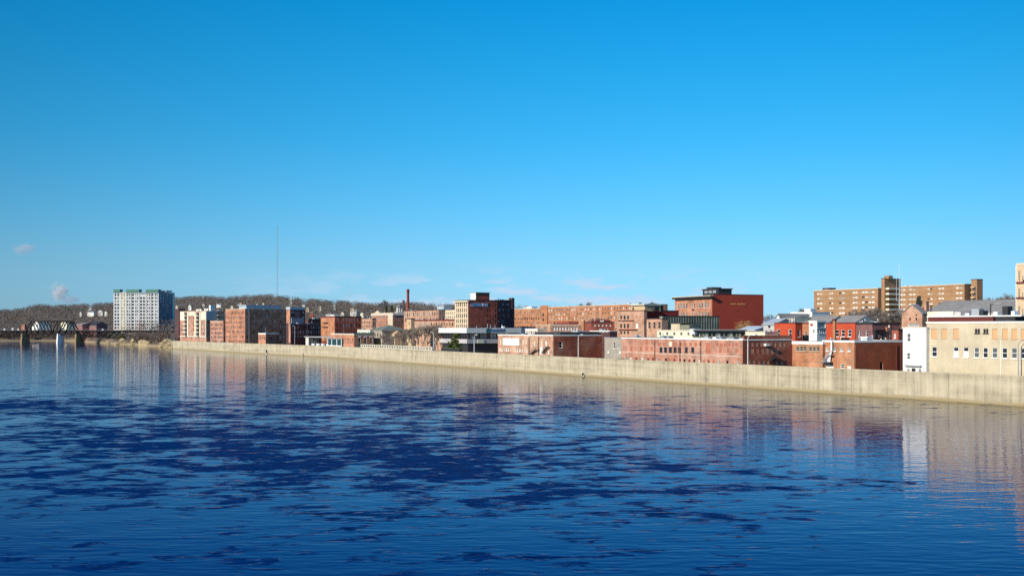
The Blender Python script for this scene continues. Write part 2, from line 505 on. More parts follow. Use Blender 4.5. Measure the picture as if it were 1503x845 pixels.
        mb.face([(-l, w, 0), (-l, -w, 0), (-l, -w, H), (-l, w, H)])
        mb.build("wall", [s.mat, s.mat_s] if s.mat_s else s.mat, s.root)
        for face in 'fs':
            for (a, b, c, d, st) in s.op[face]:
                fm, pm, nm = win_meshes(b - a, d - c, st, s.near)
                inset = 0.12 if isinstance(st, str) else 0.06
                ov = link(nm, fm, s.root, s.loc(face, (a + b) / 2, c - .01, -inset), 0 if face == 'f' else R(90))
                if pm: link("pane", pm, ov)
        if roof:
            rb = MB(); rb.box(-l + .01, l - .01, -w + .01, w - .01, H - .35, H - .06)
            s.roof = rb.build("roof", s.roof_mat, s.root)
            if s.cop:
                cb = MB(); o, i, h = .12, .3, s.cop_h
                cb.box(-l - o, l + o, -w - o, -w + i, H + .002, H + h); cb.box(-l - o, l + o, w - i, w + o, H + .002, H + h)
                cb.box(-l - o, -l + i, -w + i, w - i, H + .002, H + h); cb.box(l - i, l + o, -w + i, w - i, H + .002, H + h)
                cb.build("coping", s.cop, s.root)
        return s
    def clutter(s, n, big=False):
        """vents, pipes and air handlers fixed to the roof"""
        for i in range(n):
            u, v = s.rnd.uniform(1.5, s.L - 1.5), s.rnd.uniform(1.0, max(1.2, s.W - 1.2))
            k = s.rnd.random()
            if k < .45:
                h = s.rnd.uniform(.5, 1.1); a = s.rnd.uniform(.5, 1.2)
                mb = MB(); mb.box(-a, a, -a * .7, a * .7, 0, h); mb.box(-a * .8, a * .8, -a * .5, a * .5, h + .002, h + .1, 1)
                mb.build("air_handler", [METAL_G if k < .25 else METAL_W, METAL_K], s.root, (-s.L / 2 + u, -s.W / 2 + v, s.H - .06))
            else:
                mb = MB(); h = s.rnd.uniform(.6, 1.6)
                mb.tube((0, 0, 0), (0, 0, h), .12, .12, 8); mb.tube((0, 0, h), (0, 0, h + .2), .22, .18, 8)
                mb.build("roof_vent", METAL_G, s.root, (-s.L / 2 + u, -s.W / 2 + v, s.H - .06))
    def gable(s, mat, rise, along='x', over=.4, name="roof"):
        """pitched roof with gable ends filled in the wall's material"""
        l, w, H = s.L / 2, s.W / 2, s.H
        mb, gb = MB(), MB()
        t = .25
        if along == 'x':
            a, b = -l - over, l + over
            for sg in (-1, 1):
                e = sg * (w + over); ez = H - over * rise / w
                q = [(a, e, ez), (b, e, ez), (b, 0, H + rise), (a, 0, H + rise)]
                if sg > 0: q.reverse()
                mb.face([(x, y, z + t) for x, y, z in q]); mb.face(list(reversed(q)))
                mb.face([(a, e, ez), (b, e, ez), (b, e, ez + t), (a, e, ez + t)])
                for x in (a, b): mb.face([(x, e, ez), (x, e, ez + t), (x, 0, H + rise + t), (x, 0, H + rise)])
            for x in (-l, l): gb.face([(x, -w, H), (x, w, H), (x, 0, H + rise)])
        else:
            a, b = -w - over, w + over
            for sg in (-1, 1):
                e = sg * (l + over); ez = H - over * rise / l
                q = [(e, a, ez), (e, b, ez), (0, b, H + rise), (0, a, H + rise)]
                mb.face([(x, y, z + t) for x, y, z in q]); mb.face(list(reversed(q)))
                mb.face([(e, a, ez), (e, b, ez), (e, b, ez + t), (e, a, ez + t)])
                for y in (a, b): mb.face([(e, y, ez), (e, y, ez + t), (0, y, H + rise + t), (0, y, H + rise)])
            for y in (-w, w): gb.face([(-l, y, H), (l, y, H), (0, y, H + rise)])
        gb.build("gable", s.mat, s.root)
        s.roof = mb.build(name, mat, s.root)
    def hip(s, mat, rise, over=.5):
        l, w, H = s.L / 2 + over, s.W / 2 + over, s.H
        r = max(0.2, abs(l - w)); mb = MB()
        if l >= w: A, B = (-(l - w), 0, H + rise), (l - w, 0, H + rise)
        else: A, B = (0, -(w - l), H + rise), (0, w - l, H + rise)
        c = [(-l, -w, H + .002), (l, -w, H + .002), (l, w, H + .002), (-l, w, H + .002)]
        if l >= w: fs = [[c[0], c[1], B, A], [c[1], c[2], B], [c[2], c[3], A, B], [c[3], c[0], A]]
        else: fs = [[c[0], c[1], A], [c[1], c[2], B, A], [c[2], c[3], B], [c[3], c[0], A, B]]
        for f in fs: mb.face(f)
        mb.face(list(reversed(c)))
        s.roof = mb.build("roof", mat, s.root)

# ------------------------------------------------------------------ ground, water, flood wall
def mat_ground():
    m, N, L, b = principled("earth_and_leaf_litter")
    b.inputs["Roughness"].default_value = 0.95
    tc = N.new("ShaderNodeTexCoord"); sp = N.new("ShaderNodeSeparateXYZ")
    L.new(tc.outputs["Object"], sp.inputs[0])
    n = N.new("ShaderNodeTexNoise"); n.inputs["Scale"].default_value = 0.05; n.inputs["Detail"].default_value = 9
    L.new(tc.outputs["Object"], n.inputs["Vector"])
    cr = N.new("ShaderNodeValToRGB")
    cr.color_ramp.elements[0].position = .35; cr.color_ramp.elements[0].color = (0.075, 0.05, 0.035, 1)
    cr.color_ramp.elements[1].position = .68; cr.color_ramp.elements[1].color = (0.17, 0.125, 0.085, 1)
    L.new(n.outputs["Fac"], cr.inputs[0])
    mr = N.new("ShaderNodeMapRange"); mr.inputs["From Min"].default_value = .9; mr.inputs["From Max"].default_value = 2.2
    L.new(sp.outputs["Z"], mr.inputs["Value"])
    mx = N.new("ShaderNodeMix"); mx.data_type = 'RGBA'
    L.new(mr.outputs[0], mx.inputs["Factor"]); mx.inputs[6].default_value = (0.27, 0.20, 0.12, 1)
    L.new(cr.outputs[0], mx.inputs[7]); L.new(mx.outputs[2], b.inputs["Base Color"])
    return m
def build_ground():
    xs = [-1200, -900, -600, -400, -250, -120] + list(range(-60, 253, 12)) + [253 + i * 14 for i in range(0, 96)] + [1640, 1800, 2000, 2300, 2600]
    mb = MB()
    rows = 40
    for x in xs:
        S, Rg = shore(x), lerp_tab(RIDGE, x)
        ds = [S - 14 if x < 253 else S + .25, S - 6 if x < 253 else S + 3, S + 2 if x < 253 else S + 8, S + 9, S + 16, S + 30]
        ds += [S + 30 + (Rg - S - 30) * ((i + 1) / 22.0) for i in range(22)]
        ds += [Rg + 60, Rg + 200, Rg + 500, Rg + 900, 4000, 6500, 9000, 14000]
        for Y in ds:
            p = at(x, Y)
            z = ground_xY(x, Y)
            if Y > S + 200: z += 2.0 * math.sin(p.x * .021) * math.sin(Y * .017)
            mb.v.append((p.x, p.y, z))
    nr = len(mb.v) // len(xs)
    for i in range(len(xs) - 1):
        for j in range(nr - 1):
            a = i * nr + j
            mb.f.append((a, a + nr, a + nr + 1, a + 1)); mb.m.append(0)
    o = mb.build("ground", mat_ground())
    for p in o.data.polygons: p.use_smooth = True
    tag(o, kind="structure")
build_ground()

def mat_water():
    m, N, L, b = principled("river_water")
    b.inputs["Base Color"].default_value = (0.0006, 0.007, 0.055, 1)
    tc = N.new("ShaderNodeTexCoord"); sp = N.new("ShaderNodeSeparateXYZ")
    L.new(tc.outputs["Object"], sp.inputs[0])
    def noise(sx, sy, scale, detail, rough=.5, dist=0.0):
        mp = N.new("ShaderNodeMapping"); mp.inputs["Scale"].default_value = (sx, sy, 1)
        mp.inputs["Rotation"].default_value = (0, 0, R(-12))
        L.new(tc.outputs["Object"], mp.inputs[0])
        n = N.new("ShaderNodeTexNoise"); n.inputs["Scale"].default_value = scale; n.inputs["Detail"].default_value = detail
        n.inputs["Roughness"].default_value = rough; n.inputs["Distortion"].default_value = dist
        L.new(mp.outputs[0], n.inputs["Vector"]); return n.outputs["Fac"]
    def math2(op, a, c):
        q = N.new("ShaderNodeMath"); q.operation = op
        for i, v in enumerate((a, c)):
            if isinstance(v, (int, float)): q.inputs[i].default_value = v
            else: L.new(v, q.inputs[i])
        return q.outputs[0]
    def rng(v, a, c, lo, hi, sm=True):
        q = N.new("ShaderNodeMapRange"); q.interpolation_type = 'SMOOTHSTEP' if sm else 'LINEAR'
        q.inputs["From Min"].default_value = a; q.inputs["From Max"].default_value = c
        q.inputs["To Min"].default_value = lo; q.inputs["To Max"].default_value = hi
        L.new(v, q.inputs["Value"]); return q.outputs[0]
    # cat's paws: wind-ruffled patches a few metres across, commonest in a belt over mid-river
    coarse = noise(0.8, 1.0, 0.13, 5, .55, .5)
    fine = noise(0.6, 1.0, 0.45, 6, .62, .6)
    patch = math2('ADD', math2('MULTIPLY', coarse, .44), math2('MULTIPLY', fine, .56))
    big = noise(1, 1, 0.012, 3)
    belt = math2('MULTIPLY', rng(sp.outputs["Y"], 55, 135, .48, 1), rng(sp.outputs["Y"], 200, 350, 1, 0))
    side = rng(sp.outputs["X"], 0, 55, 0.0, -.13)
    lev = math2('ADD', math2('MULTIPLY', belt, .178), math2('MULTIPLY', math2('SUBTRACT', big, .5), .45))
    lev = math2('ADD', math2('ADD', lev, side), -.10)
    fray = noise(0.35, 1.1, 1.6, 4, .6, .4)
    mask = rng(math2('ADD', math2('ADD', patch, lev), math2('MULTIPLY', math2('SUBTRACT', fray, .5), .16)), .515, .60, 0, 1)
    tone = rng(noise(.3, 1.2, 1.3, 6, .68, .3), .34, .66, 0, 1)
    # ripples
    r1 = noise(.55, 1.5, 0.9, 2, .4)
    r2 = noise(.8, 1.3, 3.5, 1, .4)
    r3 = noise(.45, 1.2, 0.28, 2, .4, .4)
    h_calm = math2('ADD', math2('MULTIPLY', r3, .044), math2('MULTIPLY', r1, .028))
    h_ruf = math2('ADD', math2('MULTIPLY', math2('SUBTRACT', r1, .5), .06), math2('MULTIPLY', math2('SUBTRACT', r2, .5), .02))
    hgt = math2('ADD', h_calm, math2('MULTIPLY', h_ruf, mask))
    bp = N.new("ShaderNodeBump"); bp.inputs["Strength"].default_value = 1.0; bp.inputs["Distance"].default_value = 1.0
    L.new(hgt, bp.inputs["Height"]); L.new(bp.outputs[0], b.inputs["Normal"])
    # ruffled patches: body colour plus high-sky reflection painted in blue, smooth water mirrors what stands beyond it
    b.inputs["Specular IOR Level"].default_value = 0.0
    b.inputs["Roughness"].default_value = 0.6
    fr = N.new("ShaderNodeFresnel"); fr.inputs["IOR"].default_value = 1.14; L.new(bp.outputs[0], fr.inputs["Normal"])
    gl = N.new("ShaderNodeBsdfGlossy"); gl.inputs["Color"].default_value = (0.92, 0.94, 0.98, 1); gl.inputs["Roughness"].default_value = 0.03
    L.new(bp.outputs[0], gl.inputs["Normal"])
    ms = N.new("ShaderNodeMixShader")
    L.new(math2('MULTIPLY', fr.outputs[0], rng(mask, 0, .94, 1, .04, False)), ms.inputs[0])
    L.new(b.outputs[0], ms.inputs[1]); L.new(gl.outputs[0], ms.inputs[2])
    L.new(ms.outputs[0], N["Material Output"].inputs["Surface"])
    mx = N.new("ShaderNodeMix"); mx.data_type = 'RGBA'; L.new(mask, mx.inputs["Factor"])
    mt = N.new("ShaderNodeMix"); mt.data_type = 'RGBA'; L.new(tone, mt.inputs["Factor"])
    mt.inputs[6].default_value = (0.0002, 0.010, 0.07, 1); mt.inputs[7].default_value = (0.0002, 0.042, 0.18, 1)
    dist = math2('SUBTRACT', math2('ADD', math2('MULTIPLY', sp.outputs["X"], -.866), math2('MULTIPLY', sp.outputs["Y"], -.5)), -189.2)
    wall_sheen = N.new("ShaderNodeMix"); wall_sheen.data_type = 'RGBA'        # tan wall reflection painted into the water colour along the wall's foot
    L.new(rng(math2('ADD', dist, math2('MULTIPLY', math2('SUBTRACT', fine, .5), 40)), 2, 48, 1, 0), wall_sheen.inputs["Factor"])
    wall_sheen.inputs[6].default_value = (0.0001, 0.002, 0.11, 1); wall_sheen.inputs[7].default_value = (0.125, 0.085, 0.022, 1)
    L.new(wall_sheen.outputs[2], mx.inputs[6]); L.new(mt.outputs[2], mx.inputs[7])
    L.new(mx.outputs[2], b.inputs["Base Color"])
    return m
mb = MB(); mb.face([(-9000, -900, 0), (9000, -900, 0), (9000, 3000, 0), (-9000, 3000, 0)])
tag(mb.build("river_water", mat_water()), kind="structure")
mb = MB(); mb.face([(-9500, -1000, -3), (9500, -1000, -3), (9500, 3000, -3), (-9500, 3000, -3)])
tag(mb.build("river_bed", surf("river_mud", (0.05, 0.045, 0.03))), kind="structure")

def mat_concrete():
    m, N, L, b = principled("weathered_concrete")
    b.inputs["Roughness"].default_value = 0.92
    tc = N.new("ShaderNodeTexCoord")
    def noise(scale, sc, d=6, ro=.6):
        mp = N.new("ShaderNodeMapping"); mp.inputs["Scale"].default_value = sc
        L.new(tc.outputs["Object"], mp.inputs[0])
        n = N.new("ShaderNodeTexNoise"); n.inputs["Scale"].default_value = scale; n.inputs["Detail"].default_value = d; n.inputs["Roughness"].default_value = ro
        L.new(mp.outputs[0], n.inputs["Vector"]); return n.outputs["Fac"]
    streak = noise(1.0, (1, 1, .05)); blot = noise(.25, (1, 1, 1)); pour = noise(.9, (.02, .02, 1), 3)
    cr = N.new("ShaderNodeValToRGB")
    e = cr.color_ramp.elements
    e[0].position = .37; e[0].color = (0.25, 0.21, 0.145, 1)
    e[1].position = .63; e[1].color = (0.57, 0.49, 0.355, 1)
    k = e.new(.5); k.color = (0.44, 0.375, 0.265, 1)
    a = N.new("ShaderNodeMath"); a.operation = 'MULTIPLY_ADD'; L.new(streak, a.inputs[0]); a.inputs[1].default_value = .4
    c = N.new("ShaderNodeMath"); c.operation = 'MULTIPLY_ADD'; L.new(blot, c.inputs[0]); c.inputs[1].default_value = .35
    d = N.new("ShaderNodeMath"); d.operation = 'MULTIPLY'; L.new(pour, d.inputs[0]); d.inputs[1].default_value = .25
    L.new(d.outputs[0], c.inputs[2]); L.new(c.outputs[0], a.inputs[2]); L.new(a.outputs[0], cr.inputs[0])
    # dark tide line and rust runs
    sp = N.new("ShaderNodeSeparateXYZ"); L.new(tc.outputs["Object"], sp.inputs[0])
    tl = N.new("ShaderNodeMath"); tl.operation = 'MULTIPLY_ADD'; L.new(blot, tl.inputs[0]); tl.inputs[1].default_value = -1.0; L.new(sp.outputs["Z"], tl.inputs[2])
    tr = N.new("ShaderNodeMapRange"); tr.inputs["From Min"].default_value = -.2; tr.inputs["From Max"].default_value = .35
    L.new(tl.outputs[0], tr.inputs["Value"])
    mx = N.new("ShaderNodeMix"); mx.data_type = 'RGBA'; L.new(tr.outputs[0], mx.inputs["Factor"])
    mx.inputs[6].default_value = (0.32, 0.25, 0.14, 1); L.new(cr.outputs[0], mx.inputs[7])
    L.new(mx.outputs[2], b.inputs["Base Color"])
    return m
CONC = mat_concrete()
CONC2 = surf("pale_concrete", (0.50, 0.46, 0.37), 0.9, 0.15, 0.4, 0.2)
def build_wall():
    root = empty("flood_wall", (WALL_PTS[4].x, WALL_PTS[4].y, 0))
    tag(root, "long pale concrete flood wall between the river and the town", "wall")
    ox, oy = root.location.x, root.location.y
    pn, cp, core = MB(), MB(), MB()
    acc = 0.0
    for a, b in zip(WALL_PTS, WALL_PTS[1:]):
        d = (b - a); ln = d.length; d = d / ln
        n = Vector((d.y, -d.x))
        if n.dot(Vector((.866, .5))) < 0: n = -n
        A, B = a + n * .25, b + n * .25
        core.face([(A.x - ox, A.y - oy, -2), (B.x - ox, B.y - oy, -2), (B.x - ox, B.y - oy, 5.5), (A.x - ox, A.y - oy, 5.5)])
        k = max(1, round(ln / 9.2))
        for i in range(k):
            p, q = a + d * (ln * i / k + .018), a + d * (ln * (i + 1) / k - .018)
            for (mbx, z0, z1, f0, f1) in ((pn, -2, 5.45, 0, .5), (cp, 5.452, WALL_TOP, -.09, .6)):
                c = [p + n * f0, q + n * f0, q + n * f1, p + n * f1]
                m0 = len(mbx.v)
                mbx.v += [(v.x - ox, v.y - oy, z0) for v in c] + [(v.x - ox, v.y - oy, z1) for v in c]
                for f in ((0, 1, 5, 4), (1, 2, 6, 5), (2, 3, 7, 6), (3, 0, 4, 7), (4, 5, 6, 7)):
                    mbx.f.append(tuple(m0 + t for t in f)); mbx.m.append(0)
    # far end turns inland
    a = WALL_PTS[0]; n = Vector((.82, .57))
    pn.tube((a.x - ox, a.y - oy, 0), (a.x - ox, a.y - oy, 5.6), .9, .9, 8)
    pn.build("wall_panels", CONC, root); cp.build("coping", CONC, root); core.build("joint_filler", surf("joint_mastic", (0.22, 0.18, 0.13)), root)
build_wall()
def wall_point(x, off=0.0):
    """point on the wall's river face at pixel column x; off = metres inland"""
    p = at(x, wall_Y(x))
    d = (at(x + 3, wall_Y(x + 3)) - p).normalized()
    n = Vector((-d.y, d.x))
    if n.x < 0: n = -n
    return p + n * off, math.atan2(d.y, d.x), n

def outfall(x, y, r, label):
    p, rz, n = wall_point(x)
    z = zat(y, p.y)
    root = empty("outfall_pipe", (p.x, p.y, z), rz)
    tag(root, label, "drain pipe", "outfalls in the flood wall")
    ring, hole = MB(), MB()
    seg = 20
    for i in range(seg):
        t0, t1 = 2 * math.pi * i / seg, 2 * math.pi * (i + 1) / seg
        def pt(rr, t, yy): return (rr * math.cos(t), yy, rr * math.sin(t))
        R1, R2, Y0 = r, r * 1.45, -.35
        ring.face([pt(R2, t0, Y0), pt(R1, t0, Y0), pt(R1, t1, Y0), pt(R2, t1, Y0)])
        ring.face([pt(R2, t0, 0.1), pt(R2, t0, Y0), pt(R2, t1, Y0), pt(R2, t1, 0.1)])
        hole.face([pt(R1, t0, Y0 + .01), pt(R1, t0, -.05), pt(R1, t1, -.05), pt(R1, t1, Y0 + .01)])
    hole.face([pt(r, 2 * math.pi * i / seg, -.05) for i in range(seg)])
    ring.build("collar", CONC2, root); hole.build("pipe_mouth", METAL_K, root)
outfall(392, 515.5, 1.15, "largest round dark outfall with pale collar in the far stretch of wall")
outfall(445.5, 519.8, 0.5, "small round outfall in the wall below the low pavilion")
outfall(857, 549, 0.55, "small outfall at the waterline under the rust red brick building")

# ------------------------------------------------------------------ front row along the wall, far to near
def wy(x, off=5.0): return wall_Y(x) + off

b = Bld("apartment_block", "cream and pink brick apartment block at the far end of the flood wall", 264.3, 303, 329, wy(303, 26), 456.6, B_PINK, coping=T_CREAM, rot=8)
for a, c in ((265.0, 270.0), (277.3, 285.5), (295.4, 302.2)):
    b.grid('f', a, c, 3, [(475.8 + 6 * i, 479.0 + 6 * i) for i in range(3)] + [(494.5, 497)], .38, ['dark', 'blind', 'grey_w'])
    b.grid('f', a, c, 3, [(459.2, 461.8), (465.0, 467.6)], .36, ['grey_w', 'dark'])
b.grid('s', 304, 328, 6, [(459.5 + 6 * i, 462.5 + 6 * i) for i in range(5)], .3, ['dark', 'grey_w', 'blind'])
b.build()
for a, c in ((270.4, 275.2), (287.9, 293.2)):
    for i in range(6):
        y = 460.5 + 6.0 * i
        b.slab("balcony", 'f', a, c, y + 2.2, y + 3.6, 1.5, P_CREAM2)
        b.slab("balcony_door", 'f', a + .8, c - .8, y - 1.6, y + 2.2, .05, W_GLASS)
for a, c in ((275.3, 277.0), (286.0, 287.8), (293.3, 295.1), (302.3, 303)):
    b.slab("cream_pier", 'f', a, c, 458, 494, .35, P_CREAM2)
b.slab("cream_band", 'f', 264.6, 303, 493, 494.4, .40, P_CREAM2)
b.slab("cream_attic", 'f', 264.6, 270.3, 457.5, 470.2, .12, P_CREAM2); b.slab("cream_attic", 'f', 277.1, 285.9, 457.5, 463.0, .12, P_CREAM2); b.slab("cream_attic", 'f', 295.2, 302.2, 457.5, 469.4, .12, P_CREAM2)
b.slab("grey_siding", 's', 303.2, 318, 457, 469.5, .12, P_GREYPANEL)
for i in range(2):
    b.slab("balcony", 's', 318.4, 328, 462 + 5.5 * i, 463.3 + 5.5 * i, 1.5, P_CREAM2)
b.clutter(10)
b.block("stair_tower", P_WHITE, b.L * .93, b.L - .5, b.W * .25, b.W * .5, b.H, b.H + 4.2)
b.block("roof_plant", P_OFFWHITE, b.L * .35, b.L * .55, b.W * .4, b.W * .7, b.H, b.H + 1.8)
b.block("roof_plant", P_OFFWHITE, b.L * .65, b.L * .8, b.W * .4, b.W * .7, b.H, b.H + 2.0)

b = Bld("brick_mill", "lower pink brick mill tucked between the cream apartments and the tall salmon mill", 308.7, 327.8, 331.5, wy(328, 16), 471.2, B_PINK, coping=T_CREAM, rot=8, W=22)
b.grid('f', 309.5, 327.2, 9, [(474.6 + 6.2 * i, 477.8 + 6.2 * i) for i in range(5)], .5, ['dark', 'blind_d', 'dark'])
b.build(); b.clutter(4)
b.block("roof_plant", P_WHITE, b.L * .75, b.L * .98, b.W * .2, b.W * .6, b.H, b.H + 2.0)
for y in (475.6, 490.0):
    b.block("walkway", B_PINK, b.L + .003, b.L + 5.0, 2, 5, b.z(y + 1.2), b.z(y - 1.2))

b = Bld("brick_mill", "tall salmon brick mill with a silver penthouse and a long dark flank", 331, 359.7, 421, wy(359.7, 18), 453.6, B_SALMON, coping=T_CREAM, rot=8)
b.grid('f', 331.8, 359.2, 13, [(457.2 + 7.0 * i, 460.9 + 7.0 * i) for i in range(7)], .42, ['dark', 'sash_t', 'dark', 'blind_d'])
for c in (363.0, 372.8, 383.5, 391.5, 397.5, 403.0, 411.5, 416.5):
    b.grid('s', c - 1.0, c + 1.2, 1, [(454.8 + 7.7 * i, 457.6 + 7.7 * i) for i in range(7)], .8, ['blind', 'grey_w', 'dark'])
b.build()
b.slab("downpipe", 's', 365.0, 365.8, 453, 505, .4, T_GREYLINE); b.slab("brick_pier", 's', 369.6, 370.8, 453, 505, .45, B_SALMON); b.slab("downpipe", 's', 387, 387.6, 453, 505, .4, T_GREYLINE)
b.block("penthouse", R_METAL, b.L * .55, b.L - 2.0, 2.0, b.W - 3, b.H + .01, b.H + 2.4)
pb = MB(); pb.box(-b.L / 2 + b.L * .5, b.L / 2 - 1.5, -b.W / 2 + 1.4, b.W / 2 - 2, b.H + 2.403, b.H + 2.8); pb.build("penthouse_roof", R_METAL, b.root)
b.clutter(8)

b = Bld("brick_mill", "dark shaded mill wing with one sunlit strip facing the river beside the salmon mill", 420.2, 426, 447.8, wy(400, 20) - 8, 454.2, B_DARK, coping=R_METAL, rot=8, cop_h=1.6)  # shade of the flank put into the dark brick colour
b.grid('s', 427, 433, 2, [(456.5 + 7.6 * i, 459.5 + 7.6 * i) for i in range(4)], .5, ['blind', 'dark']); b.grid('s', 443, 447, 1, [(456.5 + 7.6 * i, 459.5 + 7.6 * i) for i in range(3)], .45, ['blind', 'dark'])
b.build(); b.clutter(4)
b.slab("lit_salmon_facing", 'f', 420.6, 426, 455, 474, .15, B_SALMON)  # sunlit river side put in as a lighter brick facing
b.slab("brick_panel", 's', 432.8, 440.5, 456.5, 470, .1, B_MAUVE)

b = Bld("brick_office", "small two storey brick office with white parapet beside the salmon mill", 379.4, 390, 409.3, wy(390, 7), 490.6, B_SALMON, coping=T_WHITE, rot=8, cop_h=.8)
b.grid('f', 380.5, 389.4, 3, [(494.0, 498)], .5, 'sash_t'); b.grid('s', 391.5, 408.5, 6, [(494, 498), (500, 503)], .45, ['dark', 'grey_w'])
b.build(); b.block("flagpole", METAL_G, b.L - 1, b.L - .85, 0.4, .55, b.H + .8, b.H + 4)

b = Bld("brick_mill", "shaded dark mill with tall pale window frames behind the low pavilion", 423.6, 426.5, 470.8, wy(426.5, 14), 475.2, B_DARK, coping=T_GREYLINE, rot=7)  # dark brick carries the flank's shade in its colour
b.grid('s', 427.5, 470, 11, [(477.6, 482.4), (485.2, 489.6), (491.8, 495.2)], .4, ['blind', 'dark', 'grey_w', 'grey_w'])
b.build(); b.slab("downpipe", 's', 450.2, 451, 476, 497, .3, METAL_G); b.slab("lit_brick_corner", 'f', 423.7, 426.5, 476, 503, .06, B_PINK); b.clutter(5)  # pink brick strip paints the sunlit edge
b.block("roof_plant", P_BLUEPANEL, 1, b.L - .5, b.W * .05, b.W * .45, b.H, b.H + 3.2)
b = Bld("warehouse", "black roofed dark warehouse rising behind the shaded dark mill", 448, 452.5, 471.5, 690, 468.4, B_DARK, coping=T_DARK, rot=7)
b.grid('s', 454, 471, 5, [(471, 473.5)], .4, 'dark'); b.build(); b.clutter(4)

def pavilion():
    p, rz, n = wall_point(436, 5)
    q, _, _ = wall_point(481, 5)
    ex = (q - p).normalized(); ln = (q - p).length; W = 14
    ctr = (p + q) / 2 + Vector((-ex.y, ex.x)) * W / 2
    root = empty("pavilion", (ctr.x, ctr.y, 4.4), math.atan2(ex.y, ex.x))
    tag(root, "low open pavilion with a thin flat roof on posts above the wall", "pavilion")
    H = zat(496.4, p.y) - 4.4 + .6
    r = MB(); r.box(-ln / 2 - .6, ln / 2 + .6, -W / 2 - .6, W / 2 + .4, H, H + .5); r.build("roof", T_GREYLINE, root)
    w = MB(); w.box(-ln / 2, ln / 2, W / 2 - .3, W / 2, 0, H - .003); w.build("back_wall", T_DARK, root)
    for i in range(9):
        x = -ln / 2 + .4 + (ln - .8) * i / 8
        m = MB(); m.box(x - .15, x + .15, -W / 2, -W / 2 + .3, 0, H - .003); m.build("post", METAL_W if i in (0, 8) else T_DARK, root)
    m = MB(); m.box(-ln / 2, -ln / 2 + 4, -W / 2 - .02, -W / 2 + 6, 0.01, H - .004); m.build("end_room", P_OFFWHITE, root)
    m = MB(); m.box(-ln * .1, ln * .5, -W / 2 + 1.2, -W / 2 + 1.5, 0.01, 2.4); m.build("glazed_screen", W_GLASS2, root)
pavilion()
b = Bld("glazed_kiosk", "dark teal glazed kiosk with white posts at the end of the pavilion", 481, 502, 512, wy(502, 4), 497.6, surf("teal_glass_wall", (0.015, 0.05, 0.06), .2), W=7, coping=T_GREYLINE, cop_h=.4)
b.build()
for x in (481.2, 487, 494.5, 501.3): b.slab("post", 'f', x, x + .7, 498, 508, .25, METAL_W)
b.slab("plinth", 'f', 481, 502, 506.6, 508.5, .3, P_WHITE)

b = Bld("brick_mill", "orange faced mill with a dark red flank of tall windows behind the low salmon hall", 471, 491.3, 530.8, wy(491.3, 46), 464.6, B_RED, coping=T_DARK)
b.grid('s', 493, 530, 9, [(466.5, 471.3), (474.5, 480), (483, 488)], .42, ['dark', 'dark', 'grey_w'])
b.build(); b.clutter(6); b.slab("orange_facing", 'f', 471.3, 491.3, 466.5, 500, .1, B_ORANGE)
b.block("penthouse", P_OFFWHITE, b.L * .35, b.L * .6, 3, 6, b.H, b.H + 1.3)
b.slab("fire_escape", 'f', 475, 482, 473.2, 474, 1.2, METAL_K); b.slab("fire_escape", 'f', 475, 482, 479.2, 480, 1.2, METAL_K)

b = Bld("brick_hall", "low salmon hall with three tall white framed windows on its flank and a green balustrade", 486.5, 519.8, 548.5, wy(519.8, 6), 491.6, B_SALMON, coping=T_CREAM)
b.grid('f', 488, 519, 12, [(496.5, 499.5), (501.5, 504)], .4, ['dark', 'blind_d'])
for a in (526, 534.5, 543): b.win('s', a, a + 3.6, 496.2, 504, 'sash_w')
b.build()
for a in (525.4, 533.9, 542.4): b.slab("white_lintel", 's', a, a + 4.8, 493.0, 494.8, .12, T_WHITE)
b.slab("green_balustrade", 's', 520.5, 548.3, 488.2, 490.8, .05, P_TEAL)
b.cornice(b.z(490.4), b.z(489.6), .35, T_WHITE, "f")

# town hall
b = Bld("town_hall", "ornate brick town hall with white stone corner and a central gable under the cupola", 545.2, 577.2, 592.8, 640, 460.6, B_MILL, coping=P_OFFWHITE, cop_h=.7)
b.grid('f', 546.5, 570, 9, [(464, 468.5), (471, 475.5), (478, 482)], .42, ['sash_w', 'grey_w']); b.grid('s', 579, 592, 4, [(463.8, 468.6), (471.4, 476.4)], .42, ['sash_w', 'grey_w'])
b.build(); b.slab("stone_bay", 'f', 570.3, 577.2, 460.8, 482, .4, P_CREAMSTONE)
b.cornice(b.z(462.4), b.z(460.8), .45, P_OFFWHITE)
b.slab("parapet", 'f', 545.4, 577.2, 459.2, 460.5, .3, P_CREAMSTONE)
g = MB(); u0, u1 = b.u_f(550), b.u_f(558.2); zz = b.H + .7
g.v = [(-b.L / 2 + u0, -b.W / 2 - .4, zz), (-b.L / 2 + u1, -b.W / 2 - .4, zz), (-b.L / 2 + (u0 + u1) / 2, -b.W / 2 - .4, b.z(454.8)), (-b.L / 2 + u0, -b.W / 2 + .5, zz), (-b.L / 2 + u1, -b.W / 2 + .5, zz), (-b.L / 2 + (u0 + u1) / 2, -b.W / 2 + .5, b.z(454.8))]
g.f = [(0, 1, 2), (5, 4, 3), (1, 4, 5, 2), (0, 2, 5, 3), (0, 3, 4, 1)]; g.m = [0] * 5
g.build("gable", P_CREAMSTONE, b.root)
cx, cy = b.L / 2 - 2.6, -b.W / 2 + 5.0
c = MB(); z0 = b.H; c.box(cx - 2.2, cx + 2.2, cy - 2.2, cy + 2.2, z0, b.z(457.5)); cb_ = c.build("cupola", P_CREAMSTONE, b.root)
c = MB()
for i in range(8):
    t = math.pi * 2 * i / 8 + .39
    c.tube((cx + 1.5 * math.cos(t), cy + 1.5 * math.sin(t), b.z(457.5) + .002), (cx + 1.5 * math.cos(t), cy + 1.5 * math.sin(t), b.z(450.5)), .28, .26, 8)
c.build("column", T_WHITE, cb_)
